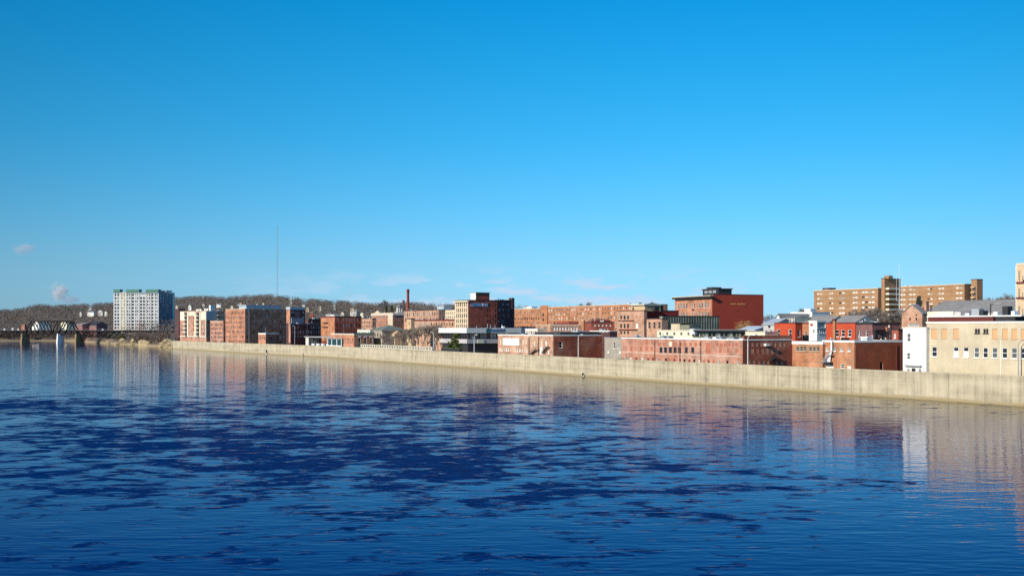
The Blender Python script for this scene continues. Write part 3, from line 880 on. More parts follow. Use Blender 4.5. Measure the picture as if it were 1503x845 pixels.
c = MB(); c.lathe([(2.2, b.z(450.5)), (2.2, b.z(449.7)), (1.7, b.z(449.7)), (1.5, b.z(447.8)), (.9, b.z(446.4)), (.3, b.z(445.8)), (.12, b.z(445.6)), (.1, b.z(443.8)), (0, b.z(443.6))], 16, 0, (cx, cy)); c.build("dome", R_GREEN, cb_)
c = MB(); c.lathe([(.9, b.z(457.5) + .003), (.9, b.z(450.6))], 8, 0, (cx, cy)); c.build("lantern", W_GLASS2, cb_)

b = Bld("brick_wing", "peach brick wing between the dark red mill and the town hall", 530.5, 546.5, 552, 632, 467.6, B_PEACH, coping=T_DARK)
b.grid('f', 531.5, 546, 6, [(471, 474.6), (477, 480.6)], .45, ['dark', 'sash_t']); b.build(); b.clutter(3)

b = Bld("stone_library", "grey stone library with slate hip roof and a lit columned portico", 543.5, 561, 597, 533, 484.6, P_GREYSTONE, roof=R_GREEN)
b.grid('s', 563, 573, 3, [(489, 494), (497, 502)], .4, 'dark'); b.grid('s', 586, 596, 3, [(489, 494), (497, 502)], .4, 'dark'); b.grid('f', 545, 560, 4, [(489, 494), (497, 502)], .4, ['dark', 'grey_w'])
b.build(roof=False); b.hip(R_GREEN, 2.6); b.cornice(b.z(486), b.z(484.7), .4, P_GREYSTONE)
u0, u1 = b.u_s(575.5), b.u_s(586.5)
c = MB(); x0 = b.L / 2
c.box(x0 + .003, x0 + 3.2, -b.W / 2 + u0, -b.W / 2 + u1, b.z(493.5), b.z(490.5)); c.box(x0 + .003, x0 + 3.2, -b.W / 2 + u0, -b.W / 2 + u1, 0, 1.2); pr = c.build("portico", P_TAN, b.root)
for i in range(4):
    c = MB(); v = -b.W / 2 + u0 + .5 + (u1 - u0 - 1) * i / 3; c.tube((x0 + 2.7, v, 1.203), (x0 + 2.7, v, b.z(493.5) - .003), .42, .36, 10); c.build("column", P_TAN, pr)
c = MB(); v0, v1 = -b.W / 2 + u0 - .2, -b.W / 2 + u1 + .2; za = b.z(490.5) + .003; vm = (v0 + v1) / 2
c.face([(x0 + 3.3, v0, za), (x0 + 3.3, v1, za), (x0 + 3.3, vm, za + 1.6)]); c.face([(x0 + 3.3, v1, za), (x0, v1, za), (x0, vm, za + 1.6), (x0 + 3.3, vm, za + 1.6)]); c.face([(x0, v0, za), (x0 + 3.3, v0, za), (x0 + 3.3, vm, za + 1.6), (x0, vm, za + 1.6)])
c.build("pediment", P_TAN, pr)
b = Bld("stone_annex", "pale stone annex with a light roof at the left of the grey library", 524.5, 543, 556, 541, 484.2, P_OFFWHITE, coping=T_CREAM, W=14)
b.grid('f', 526, 542.5, 6, [(487, 490), (493, 498)], .4, ['dark', 'grey_w']); b.grid('s', 544, 556, 4, [(487, 490.5), (494, 499)], .4, 'dark'); b.build(); b.clutter(4)

b = Bld("brick_tower", "square tan brick stair tower beside the bare park trees", 597.4, 603.4, 608.6, 512, 468.2, P_TAN, coping=T_DARK)
b.grid('f', 598.5, 602.5, 1, [(473, 476)], .3, 'dark'); b.build()
b = Bld("brick_block", "long peach brick block with dark red cornice behind the bare park trees", 608, 667.5, 676.2, 500, 470.4, B_PEACH, coping=T_DKRED, cop_h=.7)
b.grid('f', 610, 666, 15, [(473.5, 477.8), (481, 485.5), (489, 493.5)], .42, ['sash_t', 'dark', 'grey_w']); b.grid('s', 669, 675, 2, [(473.5, 477.5), (481, 485)], .42, 'dark'); b.build(); b.clutter(8)

b = Bld("brick_mill", "peach mill with tall windows and dark blue flank below the smokestack", 592.3, 643.6, 656.2, 655, 455.0, B_PEACH, coping=T_DARK)
b.grid('f', 594, 643, 16, [(457.5, 463), (465.5, 470.5)], .42, ['sash_t', 'blind_d', 'dark']); b.grid('s', 645, 656, 3, [(457.5, 462.5), (465, 470)], .5, ['grey_w', 'dark']); b.build(); b.clutter(6)
b.block("roof_plant", R_METAL, b.L * .8, b.L * .98, 4, 9, b.H, b.H + 2.6)
b = Bld("brick_block", "cream painted block with small windows between the mill and the tall stone fronted tower", 653.5, 672, 684, 600, 454.4, P_CREAMSTONE, coping=T_BROWN)
b.grid('f', 654.5, 671, 6, [(457.5, 460.6), (463.5, 467)], .42, ['dark', 'sash_t']); b.build()
def smokestack(x, Y, ytop, ybase, r0, r1, label):
    p = at(x, Y); zb = ground(p.x, p.y) - 1
    root = empty("smokestack", (p.x, p.y, zb)); tag(root, label, "chimney")
    h = zat(ytop, Y) - zb
    m = MB(); m.lathe([(r0, 0), (r0 + (r1 - r0) * .92, h * .92)], 20); m.build("shaft", B_RED, root)
    m = MB(); m.lathe([(r1 * 1.02, h * .92 + .002), (r1 * 1.25, h * .94), (r1 * 1.25, h * .985), (r1 * 1.1, h), (r1 * .75, h), (r1 * .75, h * .95)], 20); m.build("crown_ring", B_DEEP, root)
    m = MB(); m.box(-r0 * 1.5, r0 * 1.5, -r0 * 1.5, r0 * 1.5, 0, h * .45 if r0 > 1.5 else h * .5); m.build("base_block", B_DARK, root)
smokestack(598.8, 790, 424.3, 456, 1.55, .85, "tall tapering red brick smokestack standing above the peach mill")
p_ = Bld("chimney_stack", "short square brick chimney stack just left of the tall smokestack", 590.6, 592.6, 593.8, 780, 441, B_DARK, "chimney", coping=T_DARK); p_.build()

# tall stone-fronted tower
b = Bld("office_tower", "tall red brick office tower with cream stone front and rooftop penthouse", 668, 687.3, 730, 470, 440.8, B_RED, coping=T_DARK, rot=2)
b.grid('f', 669.5, 686.5, 6, [(444.6, 449.2), (453, 457.5), (461, 465.5), (469, 473), (476.5, 480)], .5, ['dark', 'sash_t', 'dark'])
for a in (715.2, 718.3, 726.8): b.grid('s', a, a + 2.2, 1, [(444.8 + 8 * i, 449.6 + 8 * i) for i in range(5)], .9, 'dark')
b.build(); b.cornice(b.z(443.2), b.z(440.9), .9, P_CREAMSTONE, "f"); b.slab("stone_front", 'f', 668.2, 669.6, 444, 486, .2, P_CREAMSTONE)
b.slab("stone_front", 'f', 668.2, 687.2, 450.2, 452.2, .16, P_CREAMSTONE); b.slab("stone_front", 'f', 668.2, 687.2, 458.4, 460.2, .16, P_CREAMSTONE); b.slab("stone_front", 'f', 668.2, 687.2, 466.4, 468.2, .16, P_CREAMSTONE); b.slab("stone_front", 'f', 668.2, 687.2, 474, 475.8, .16, P_CREAMSTONE)
n6 = 6; _u0, _u1 = b.u_f(669.5), b.u_f(686.5); _bw = (_u1 - _u0) / 6
for i in range(7):
    uc = _u0 + _bw * i; a0 = max(uc - _bw * .25, .05); a1 = min(uc + _bw * .25, b.L - .01)
    m = MB(); m.box(-b.L / 2 + a0, -b.L / 2 + a1, -b.W / 2 - .12, -b.W / 2 - .003, b.z(487), b.z(443.3)); m.build("stone_pier", P_CREAMSTONE, b.root)
b.slab("painted_sign", 's', 690.2, 716, 445.0, 449.6, .12, surf("painted_sign_blue", (0.30, 0.36, 0.46), .7, .2))
b.slab("sign_panel", 's', 695.5, 705.5, 445.4, 448.4, .2, surf("sign_blue", (0.16, 0.28, 0.46), .6, .1))
b.slab("sign_panel", 's', 707.8, 709.2, 445.2, 448.4, .2, T_WHITE)
ins = .9; ub = b.L - ins; va = b.v_at(698.5, ins); vb = b.v_at(718.5, ins); ua = b.u_at(691, va)
b.block("penthouse", B_RED, ua, ub, va, vb, b.H, b.z(429.4))
b.block("penthouse_front", P_WHITE, ua, ub + .02, va - .12, va - .003, b.H + .3, b.z(429.3))
b.block("penthouse_cap", T_DARK, ua - .1, ub + .1, va - .1, vb + .1, b.z(429.4) + .002, b.z(428.6))
for i in range(4):
    vv = va + (vb - va) * (i + .6) / 4.6; b.block("louver", T_DARK, ub + .003, ub + .1, vv - .6, vv + .6, b.z(432.6), b.z(429.8))
pD = b.C + b.ey * b.W
Yd = pD.y
b = Bld("office_tower", "dark brick tower with pale windows and a thin chimney behind the stone fronted one", 726, 730.3, 754, Yd + 1, 440.9, B_DARK, coping=T_DARK, rot=7)
for c in (732.5, 738.5, 745.5): b.grid('s', c - 1.8, c + 1.8, 2, [(445.2 + 8.2 * i, 448.0 + 8.2 * i) for i in range(5)], .6, ['blind', 'dark', 'grey_w', 'grey_w'])
b.build(); u_ = b.u_s(751)
b.block("chimney", B_DARK, b.L - 2.2, b.L + .3, u_, b.W + .2, b.H * .2, b.z(436.6)); b.clutter(3)

# modern bank
b = Bld("bank_building", "low modern bank with a white fascia band and blue lettered sign", 649, 687, 763, wy(687, 26), 481.2, surf("bank_dark_wall", (0.03, 0.028, 0.03), .6, .2), base=3.6, roof=R_LIGHT)
b.grid('s', 690, 757, 14, [(489.6, 496)], .75, ['dark', 'grey_w', 'dark']); b.grid('f', 650, 686, 10, [(491, 498)], .75, 'dark')
b.build()
FASC = surf("bank_fascia", (0.70, 0.70, 0.66), .6, .06)
m = MB(); l, w = b.L / 2, b.W / 2; zt, zb_ = b.z(481.0), b.z(488.6)
m.box(-l - 1.2, l + 1.2, -w - 1.2, -w - .003, zb_, zt); m.box(l + .003, l + 1.2, -w, w, zb_, zt); fas = m.build("fascia", FASC, b.root)
m = MB(); zt, zb_ = b.z(497.6), b.z(503.8); m.box(-l - .9, l + .9, -w - .9, -w - .003, zb_, zt); m.box(l + .003, l + .9, -w, -w + b.u_s(735), zb_, zt); m.build("spandrel_band", P_GREYPANEL, b.root)
b.slab("end_pillar", 's', 758, 763, 489, 512, 1.0, FASC)
b.slab("sign_panel", 's', 699.5, 709, 498, 503.4, 1.1, P_CREAM2)
b.clutter(7)
def letters(text, size, mat, name, parent, loc, rz, ext=0.04):
    c = bpy.data.curves.new(name, 'FONT'); c.body = text; c.size = size; c.extrude = ext; c.align_x = 'LEFT'
    t = bpy.data.objects.new(name, c); COL.objects.link(t)
    dg = bpy.context.evaluated_depsgraph_get()
    me = bpy.data.meshes.new_from_object(t.evaluated_get(dg)); bpy.data.objects.remove(t)
    me.materials.clear(); me.materials.append(mat)
    o = link(name, me, parent, loc); o.rotation_euler = (R(90), 0, rz); return o
BLUE = surf("sign_lettering_blue", (0.01, 0.06, 0.22), .5, .05)
us_, ue_ = b.u_s(717.5), b.u_s(739.5)
lt = letters("PentucketBank", 2.0, BLUE, "sign_lettering", b.root, (l + 1.26, -w + us_, b.z(486.9)), R(90))
wd = max(v.co.x for v in lt.data.vertices); lt.scale = ((ue_ - us_) / wd, 1.05, 1)
m = MB(); uu = b.u_s(714.8); zc = b.z(485.2)
m.tube((l + 1.203, -w + uu, zc), (l + 1.3, -w + uu, zc), 1.1, 1.1, 20); m.build("sign_emblem", surf("emblem_green", (0.01, 0.12, 0.13), .5, .05), b.root)
b = Bld("service_tower", "dark grey service block at the right end of the bank", 761, 764, 771, wy(687, 26) + 40, 480.2, P_BLUEPANEL, coping=T_DARK, W=12); b.build()

# ---- nearer front row
b = Bld("brick_warehouse", "pale pink brick warehouse with a blank white billboard and lit row of low windows", 731, 811.6, 886.7, wy(811.6, 5), 492.9, B_PEACH, near=True, coping=T_WHITE, rot=-2, cop_h=.35)
b.grid('f', 732, 775, 13, [(513.2, 518.2)], .52, ['blind', 'white', 'blind', T_CREAM]); b.grid('f', 791, 811, 5, [(514.5, 519.5)], .5, ['white', 'blind', B_PINK])
for a in (733.5, 766.5, 771): b.win('f', a, a + 2.2, 498.5, 505, T_CREAM)
for a in (783.2, 793.8, 800): b.win('f', a, a + 2.4, 500, 507.5, 'white' if a > 799 else T_CREAM)
b.win('s', 820.6, 825.2, 501.4, 510.6, 'sash_w')
b.build(); b.clutter(8)
b.slab("billboard", 'f', 739.2, 763.2, 496.2, 506.6, .35, T_WHITE)
for x in (776.4, 790.4): b.slab("downpipe", 'f', x, x + .9, 494.5, 522, .2, T_BROWN)
b.slab("white_door", 'f', 793.4, 797, 509, 519.5, .12, T_WHITE)
def steps(b, face, x0, x1, y0, y1, mat=METAL_K, name="fire_escape", n=9, out=1.1):
    """flight of open steel treads with stringers and handrail from (x0,y0) to (x1,y1) on a face"""
    u0, u1 = b.u(face, x0), b.u(face, x1)
    z0, z1 = b.z(y0, b.depth(face, u0)), b.z(y1, b.depth(face, u1))
    m = MB()
    for o in (.15, out):
        m.bar(b.loc(face, u0, z0, o), b.loc(face, u1, z1, o), .13)
        m.bar(b.loc(face, u0, z0 + 1, o), b.loc(face, u1, z1 + 1, o), .06)
    for i in range(n + 1):
        t = i / n; uu, zz = u0 + (u1 - u0) * t, z0 + (z1 - z0) * t
        m.bar(b.loc(face, uu, zz, .15), b.loc(face, uu, zz, out), .14); m.bar(b.loc(face, uu, zz, out), b.loc(face, uu, zz + 1, out), .05)
    pl = b.loc(face, u1, z1, .15); q = b.loc(face, u1 + (.9 if u1 > u0 else -.9), z1, out)
    m.box(min(pl[0], q[0]), max(pl[0], q[0]), min(pl[1], q[1]), max(pl[1], q[1]), z1 - .08, z1 + .06)
    return m.build(name, mat, b.root)
steps(b, 'f', 781.5, 790, 519.5, 513.5); steps(b, 'f', 798.5, 806, 518, 509)
def box_u(b, name, mat, face, x0, x1, y0, y1, out0, out1):
    return b.slab(name, face, x0, x1, y0, y1, out1, mat, back=out0)
# its rust-red flank
b2 = b
fl, fw, zt = b.L / 2, b.W / 2, b.H
u0, u1 = b.u_s(820.3), b.u_s(825.5); Yq = b.depth('s', u0)
zl, zh = b.z(510.8, Yq), b.z(501.2, Yq)
fb = MB()
fb.box(fl + .003, fl + .08, -fw + .3, -fw + u0, 0, zt - .02); fb.box(fl + .003, fl + .08, -fw + u1, fw - .001, 0, zt - .02)
fb.box(fl + .003, fl + .08, -fw + u0, -fw + u1, 0, zl); fb.box(fl + .003, fl + .08, -fw + u0, -fw + u1, zh, zt - .02)
fb.build("red_brick_flank", B_STAIN, b.root)
b.block("lean_to_roof", R_DARK, b.L * .55, b.L - .4, 3, b.W * .92, b.H + .36, b.H + 1.3)
b.block("roof_hatch", R_METAL, b.L - 5, b.L - .6, b.W * .5, b.W * .68, b.H + 1.303, b.H + 1.7)

b = Bld("brick_warehouse", "long pink brick warehouse with seven dark windows and many bricked up openings", 912.4, 1090, 1162.6, wy(1090, 5), 499.6, B_PINK, near=True, coping=T_WHITE, rot=-5, mat_s=B_STAIN)
for a, c in ((968, 972.4), (974.6, 978.9), (981.8, 986.2), (988.8, 993), (995.2, 999.6), (1005.4, 1009.4), (1014.6, 1018.8)): b.win('f', a, c, 509.4, 516.6, 'dark')
BI1 = brick("infill_brick", (0.42, 0.13, 0.075)); BI2 = brick("pale_infill_brick", (0.44, 0.22, 0.15))
for i in range(9): b.win('f', 948 + i * 0, 951, 499, 505, BI1) if i == 0 else None
for a in (918, 925, 932, 939.5, 947.5, 955): b.win('f', a, a + 3.4, 508.5, 514.5, BI1 if int(a) % 2 else BI2)
for a in (949, 956.5): b.win('f', a, a + 3.2, 500.8, 505.4, BI1)
for a in (966, 973.5, 990, 997.5, 1004.5, 1012, 1019.5, 1026): b.win('f', a, a + 3.6, 502.6, 507.6, BI1)
b.win('f', 981.8, 986.2, 501.2, 508.0, P_CREAM2)
b.win('f', 1036, 1043.5, 503.2, 518.5, BI1)
for i in range(6): b.win('f', 1051.5 + i * 5.6, 1055.3 + i * 5.6, 503.4, 508.0, BI1)
for i in range(6): b.win('f', 1049.5 + i * 6.0, 1053.6 + i * 6.0, 511, 517.6, BI1 if i % 2 else BI2)
rs = random.Random(5)
for i, a in enumerate((916, 924, 932.5, 941, 944, 950, 957, 962.5, 976, 982, 988.5, 996.5, 1003, 1010.5, 1017.5, 1025, 1032, 1038.5, 1046, 1053.5, 1066, 1082)):
    b.win('f', a, a + 3.0, 523.6 + i * .27, 528.4 + i * .28, rs.choice(['dark', B_DEEP, 'blind', BI1, 'grey_w', B_DEEP]))
for i in range(9): b.win('s', 1095 + i * 6.6, 1099 + i * 6.6, 502.5 + i * .05, 508.5, BI2)
for i in range(6): b.win('s', 1101 + i * 7.2, 1106 + i * 7.2, 511, 519, BI1 if i in (1, 2) else BI2)
for i in range(9): b.win('s', 1096.5 + i * 7.0, 1100.5 + i * 7.0, 528 + i * .35, 533.6 + i * .35, ['blind_d', BI2, BI1][i % 3])
b.build(); b.clutter(14)
for x in (961, 998, 1028.5): b.slab("downpipe", 'f', x, x + .8, 500, 533, .18, T_BROWN)
fl, fw = b.L / 2, b.W / 2
steps(b, 's', 1128, 1136, 531, 524, out=.8)
b.block("wall_vent", METAL_W, b.L + .003, b.L + 1.0, b.u_s(1121), b.u_s(1126), b.z(507.5, b.depth('s', b.u_s(1122))), b.z(504, b.depth('s', b.u_s(1122))))
b.slab("stone_band", 'f', 913, 1089, 519.2, 519.9, .08, P_OFFWHITE)
b.block("parapet_rise", B_STAIN, b.L - .45, b.L - .003, .5, b.W - .02, b.H + .31, b.H + 1.3)
pink_row = b

b = Bld("stucco_building", "plain grey stuccoed building with two narrow white windows beside the pink brick row", 887.4, 912.2, 920, pink_row.depth("f", pink_row.u_f(912.6)) + .3, 496.6, P_GREYSTUCCO, W=18, rot=-5, near=True, coping=T_GREYLINE)
b.win('f', 899.8, 902.6, 502, 511, 'sash_w'); b.win('f', 906.4, 908.9, 504, 511, 'grey_w'); b.win('f', 891.5, 893.5, 514, 518, 'white'); b.win('f', 908.6, 910.8, 514.5, 518.5, 'white')
b.build(); b.clutter(6)
b = Bld("brick_shop", "orange brick shop with a white cornice over a row of six windows", 1163.2, 1207.5, 1216, wy(1207.5, 5), 505.4, B_ORANGE, near=True, W=16, coping=T_WHITE, rot=1, cop_h=.7)
for i in range(3): b.win('f', 1168.2 + i * 5.4, 1172.8 + i * 5.4, 507.8, 514.8, 'sash_t')
for i in range(3): b.win('f', 1187 + i * 5.6, 1191.6 + i * 5.6, 508.2, 515.2, 'sash_t')
b.build(); b.clutter(5)
b.slab("sill_course", 'f', 1167.5, 1203, 515.6, 516.3, .12, T_BROWN); b.slab("brick_course", 'f', 1164, 1207, 529.5, 530.6, .07, B_MILL)
b = Bld("brick_shop", "orange brick building with four small white windows and a white duct on its wall", 1207.8, 1254, 1323.4, wy(1254, 5), 502.6, B_ORANGE, near=True, coping=T_WHITE, rot=-4, cop_h=.45)
for a in (1212.4, 1222.6, 1233.4, 1244): b.win('f', a, a + 4.6, 510.2 + (a - 1212) * .02, 514.8 + (a - 1212) * .02, 'sash_w')
b.win('f', 1233.4, 1239, 533.8, 540.2, 'sash_w'); b.win('f', 1243.4, 1249.2, 536.6, 541.8, 'white')
b.win('f', 1212.4, 1223.4, 535.2, 541.2, 'white')
b.win('s', 1291.4, 1295.6, 531.5, 541.8, 'dark')
b.build(); b.clutter(6)
fl, fw = b.L / 2, b.W / 2
u0, u1 = b.u_s(1291), b.u_s(1296); zh = b.z(531, b.depth('s', u0))
m = MB(); m.box(fl + .003, fl + .07, -fw + .35, -fw + u0, 0, b.H - .02); m.box(fl + .003, fl + .07, -fw + u1, fw - .001, 0, b.H - .02); m.box(fl + .003, fl + .07, -fw + u0, -fw + u1, zh, b.H - .02)
m.build("rust_brick_flank", B_RUST, b.root)
b.slab("dark_downpipe", 's', 1315, 1316, 506, 543, .25, T_DKRED)
m = MB(); u_ = b.u_f(1222.3)
for (xa, ya, xb, yb) in ((1222.6, 500, 1222.6, 515.5), (1222.6, 515.5, 1217.2, 531), (1221, 519, 1219.6, 533)):
    m.bar(b.loc('f', b.u_f(xa), b.z(ya), .5), b.loc('f', b.u_f(xb), b.z(yb), .5), .42)
m.build("exhaust_duct", METAL_W, b.root)
steps(b, 'f', 1213, 1221, 533, 521, METAL_G); b.slab("landing_rail", 'f', 1210.5, 1223, 530.6, 531.2, 1.3, METAL_G)
b.slab("dark_canopy", 'f', 1213.5, 1223, 531.8, 534.2, 1.0, METAL_K)
m = MB(); m.box(fl - 3.2, fl - 1.2, -fw + 5, -fw + 6.5, b.H + .05, b.H + 1.3); m.build("roof_plant", METAL_W, b.root)

b = Bld("white_building", "narrow bright white building with two grey windows and low garage openings", 1325.2, 1359.6, 1366, wy(1359.6, 4), 480.9, P_WHITE, near=True, W=16, coping=T_WHITE, cop_h=.15)
b.win('f', 1331, 1336.6, 489, 501.4, 'grey_w'); b.win('f', 1330.6, 1336, 517.4, 527.4, 'grey_w'); b.win('f', 1338, 1343.8, 540.2, 546, 'dark'); b.win('f', 1330.4, 1335.6, 540.4, 546, 'grey_w'); b.win('f', 1347.4, 1352.6, 540.4, 546, 'grey_w')
b.build(); b.slab("canopy", 'f', 1330, 1353.2, 535.6, 537.4, .6, T_GREYLINE)
b = Bld("stucco_block", "wide cream stuccoed block with plywood boarded upper windows and white sash windows below", 1360.2, 1620, 1700, wall_Y(1620) + 4, 468.5, P_CREAM, near=True, W=22, coping=T_WHITE, cop_h=.35, ztop=zat(474.4, wall_Y(1362) + 4))
yt = lambda x: 482.2 + (x - 1370) * .003
for a in (1367.2, 1382, 1399, 1456, 1471.2, 1484.8, 1498.4, 1514, 1530): b.win('f', a, a + 8.0, yt(a), 495.6 + (a - 1370) * .010, 'board')
for a in (1431, 1443.4): b.win('f', a, a + 3.4, 482.4, 489, 'dark'); b.win('f', a + 3.9, a + 7.3, 482.4, 489, 'dark')
for a, st in ((1367.4, 'sash_w'), (1399.2, 'door_w'), (1413.8, 'door_w'), (1429.4, 'grey_w'), (1442.4, 'sash_w'), (1456, 'grey_w'), (1470.6, 'sash_w'), (1484.6, 'grey_w'), (1498.6, 'sash_w'), (1513, 'grey_w')): b.win('f', a, a + 7.8, 508.6 + (a - 1370) * .015, 523.4 + (a - 1370) * .022, st)
b.build(); b.clutter(3)
b.slab("downpipe", 'f', 1469.4, 1470.3, 500, 551, .15, T_WHITE)
def fu(x, v=1.2): return b.u_at(x, v)
zr = b.H + .36
b.block("upper_storey", T_DKRED, fu(1362), fu(1458), 1.2, 10, zr, zr + .95)
b.block("upper_roof", T_WHITE, fu(1361.5), fu(1458.5), .9, 10.4, zr + .953, zr + 1.2)
b.block("stair_head", P_CREAM2, fu(1361, 4), fu(1399, 4), 4, 10, zr + 1.203, zr + 2.2)
b.block("grey_box", P_GREYPANEL, fu(1400, 4.5), fu(1410, 4.5), 4.5, 9, zr + 1.203, zr + 2.1)
b.block("open_porch", T_DARK, fu(1460), fu(1489), 1.4, 7, zr, zr + .95)
b.block("parapet_cap", T_WHITE, fu(1459), fu(1500), 1.0, 7.4, zr + .953, zr + 1.2)
for (a, c, h, mt) in ((1426, 1437, 1.5, METAL_G), (1438.5, 1443, 1.1, METAL_K), (1471, 1479, 1.9, METAL_K), (1458, 1464, .8, METAL_W), (1484, 1489, .9, METAL_W), (1416, 1422, .6, METAL_W)):
    b.block("air_handler", mt, fu(a, 6), fu(c, 6), 6, 7.6, zr + 1.203, zr + 1.203 + h)
for x in (1365.5, 1453): b.block("flue_pipe", METAL_K, fu(x, 5), fu(x, 5) + .18, 5, 5.18, zr + 1.2, zr + 3.4); b.block("flue_cap", METAL_K, fu(x, 5), fu(x, 5) + .5, 4.95, 5.23, zr + 3.402, zr + 3.6)

b = Bld("tan_apartment", "tall tan corner building with dark red bands cut by the right edge of the picture", 1492.5, 1560, 1600, 244, 393.5, surf("tan_stucco_wall", (0.62, 0.43, 0.27), .85, .1), near=True, W=16, coping=T_CREAM, cop_h=.5, ztop=zat(395, 270))
for y in (402, 427, 452): b.grid('f', 1497.5, 1556, 5, [(y, y + 10.5)], .55, 'sash_t')
b.build()
for y in (416.5, 438.0, 464.5): b.cornice(b.z(y + 1.6, 262), b.z(y - .6, 262), .35, T_DKRED, "f", "red_band")
for i in range(5):
    a = 1496.5 + i * 12; u0, u1 = b.u_f(a), b.u_f(a + 9)
    for y in (400, 425, 450):
        m = MB(); m.box(-b.L / 2 + u0, -b.L / 2 + u0 + .15, -b.W / 2 - .7, -b.W / 2 - .003, b.z(y + 13, 262), b.z(y, 262)); m.box(-b.L / 2 + u1 - .15, -b.L / 2 + u1, -b.W / 2 - .7, -b.W / 2 - .003, b.z(y + 13, 262), b.z(y, 262)); m.build("bay_cheek", P_CREAM2, b.root)
b.block("downpipe", T_WHITE, -.2, -.003, -.15, 0.05, 0, b.H)

# ------------------------------------------------------------------ second row and further back
b = Bld("slate_roof_hall", "long hall under a plain grey shingle roof behind the cream stuccoed block", 1357, 1600, 1660, 300, 458.5, P_CREAM2, W=20, ztop=zat(458.5, 330))
b.build(roof=False)
l, w, H = b.L / 2, b.W / 2, b.H; rise = (HZ - 438.5) * 318 / F - (HZ - 458.5) * 330 / F
b.gable(R_GREY, rise, 'x', .5)
b.cornice(H - .5, H - .05, .3, T_WHITE, "f")
b = Bld("gabled_house", "pink brick gabled house standing just left of the long grey roof", 1323.5, 1353.5, 1361, 275, 460.2, B_PEACH, coping=None)
b.win('f', 1334.5, 1336.8, 459, 463, 'dark') ; b.win('f', 1343.8, 1346, 459, 463, 'dark'); b.win('f', 1333, 1349, 474.5, 479, 'grey_w')
b.win('f', 1334.5, 1336.8, 466, 470, 'dark') ; b.win('f', 1343.8, 1346, 466, 470, 'dark')
b.build(roof=False); b.gable(R_GREY, (460.2 - 447.2) * 275 / F, 'y', .25)
b.block("chimney", B_PEACH, b.L * .72, b.L * .82, 3, 4, b.H, b.H + 3.2)

# long brown apartments on the slope
def apartments(label, xl, xc, xr, Yc, ytop, groups, rot=0.0, rows=5):
    b = Bld("apartment_block", label, xl, xc, xr, Yc, ytop, B_BROWN, coping=T_CREAM, rot=rot, cop_h=.4)
    for (a, c, n) in groups:
        b.grid('f', a, c, n, [(ytop + 3.4 + 7.55 * i, ytop + 6.1 + 7.55 * i) for i in range(rows)], .8, ['white', 'blind', 'white', 'white', 'grey_w', 'dark'])
    b.build()
    for i in range(rows):
        b.slab("concrete_string_course", 'f', xl + .5, xc - .5, ytop + 6.9 + 7.55 * i, ytop + 7.25 + 7.55 * i, .08, P_TAN)
    return b
b = apartments("longer left wing of the brown apartment building with rows of pale windows", 1194.6, 1288.6, 1294, 600, 423.4, [(1199, 1207, 2), (1217, 1223, 2), (1231, 1240, 2), (1251, 1259, 2), (1264.5, 1284, 4)])
b.block("lift_housing", B_DARK, b.L * .08, b.L * .2, 3, 8, b.H, b.H + 1.7); b.clutter(4)
b = apartments("right wing of the brown apartment building above the long grey roof", 1316, 1415.6, 1427, 560, 417.4, [(1321, 1329, 2), (1334, 1344, 2), (1361, 1369, 2), (1377, 1386, 2), (1402.5, 1413, 2)])
b.clutter(4)
b = Bld("stair_tower", "brown brick stair tower with stacked balconies between the two apartment wings", 1293.6, 1298.5, 1317, 566, 409, B_BROWN, coping=T_DARK, W=12)
b.build()
for i in range(6): b.slab("balcony", 's', 1300, 1316, 422.5 + 7.6 * i, 425.2 + 7.6 * i, 2.2, P_CREAM2); b.slab("balcony_door", 's', 1305, 1312.5, 426.8 + 7.6 * i, 431.6 + 7.6 * i, .06, W_GLASS)
b.block("stair_head", B_BROWN, 1, 4, 1, 4, b.H, b.H + 1.6)
b = Bld("stair_tower", "brown brick end tower with balconies at the right end of the apartments", 1425.5, 1434, 1442.5, 556, 410.2, B_BROWN, coping=T_DARK, rot=-5)
b.build(); 
for i in range(4): b.slab("balcony", 'f', 1427, 1432.5, 420.5 + 7.6 * i, 422.5 + 7.6 * i, 1.3, P_TAN); b.slab("balcony_door", 'f', 1428, 1432, 422.7 + 7.6 * i, 427 + 7.6 * i, .06, W_GLASS2)

# big red painted building
b = Bld("red_building", "big square building with a windowless red painted flank and a dark rooftop penthouse", 990.6, 1044.6, 1120.4, 400, 436.2, B_SALMON, coping=None, rot=-9)
for a, n, c in ((993.2, 4, 1009.4), (1013.6, 2, 1020.6), (1024, 4, 1041)):
    b.grid('f', a, c, n, [(443.6, 451.2), (457.6, 464.5), (471, 478)], .62, ['grey_w', 'sash_w', 'grey_w'])
b.build()
m = MB(); fl, fw = b.L / 2, b.W / 2; m.box(fl + .003, fl + .08, -fw + .3, fw - .001, 0, b.z(432.2)); m.box(-fl, fl, -fw + 1.2, -fw + 1.5, b.H, b.z(433.6)); m.build("red_painted_flank", P_REDPAINT, b.root)
b.cornice(b.z(436.8), b.z(434.2), 1.3, T_DARK, "f"); b.cornice(b.z(434.2) + .003, b.z(433.2), 1.45, T_CREAM, "f", "cornice_cap")
m = MB(); m.box(fl - .002, fl + .14, -fw + .3, fw, b.z(432.2) + .003, b.z(431.3)); m.build("coping", T_DKRED, b.root)
m = MB(); m.box(-fl + .02, fl - .003, fw - .3, fw - .003, b.H, b.z(432.3)); m.build("rear_parapet", B_RED, b.root)
ua, ub = b.u_at(1031.5, 3), b.u_at(1055, 3); vb = b.v_at(1074, b.L - ub)
b.block("penthouse", METAL_K, ua, ub, 3, vb, b.H, b.z(424.0)); b.block("penthouse_roof", R_DARK, ua - .4, ub + .4, 2.6, vb + .4, b.z(424.0) + .002, b.z(422.8))
u2, u3 = b.u_at(1037, 6), b.u_at(1045.5, 6)
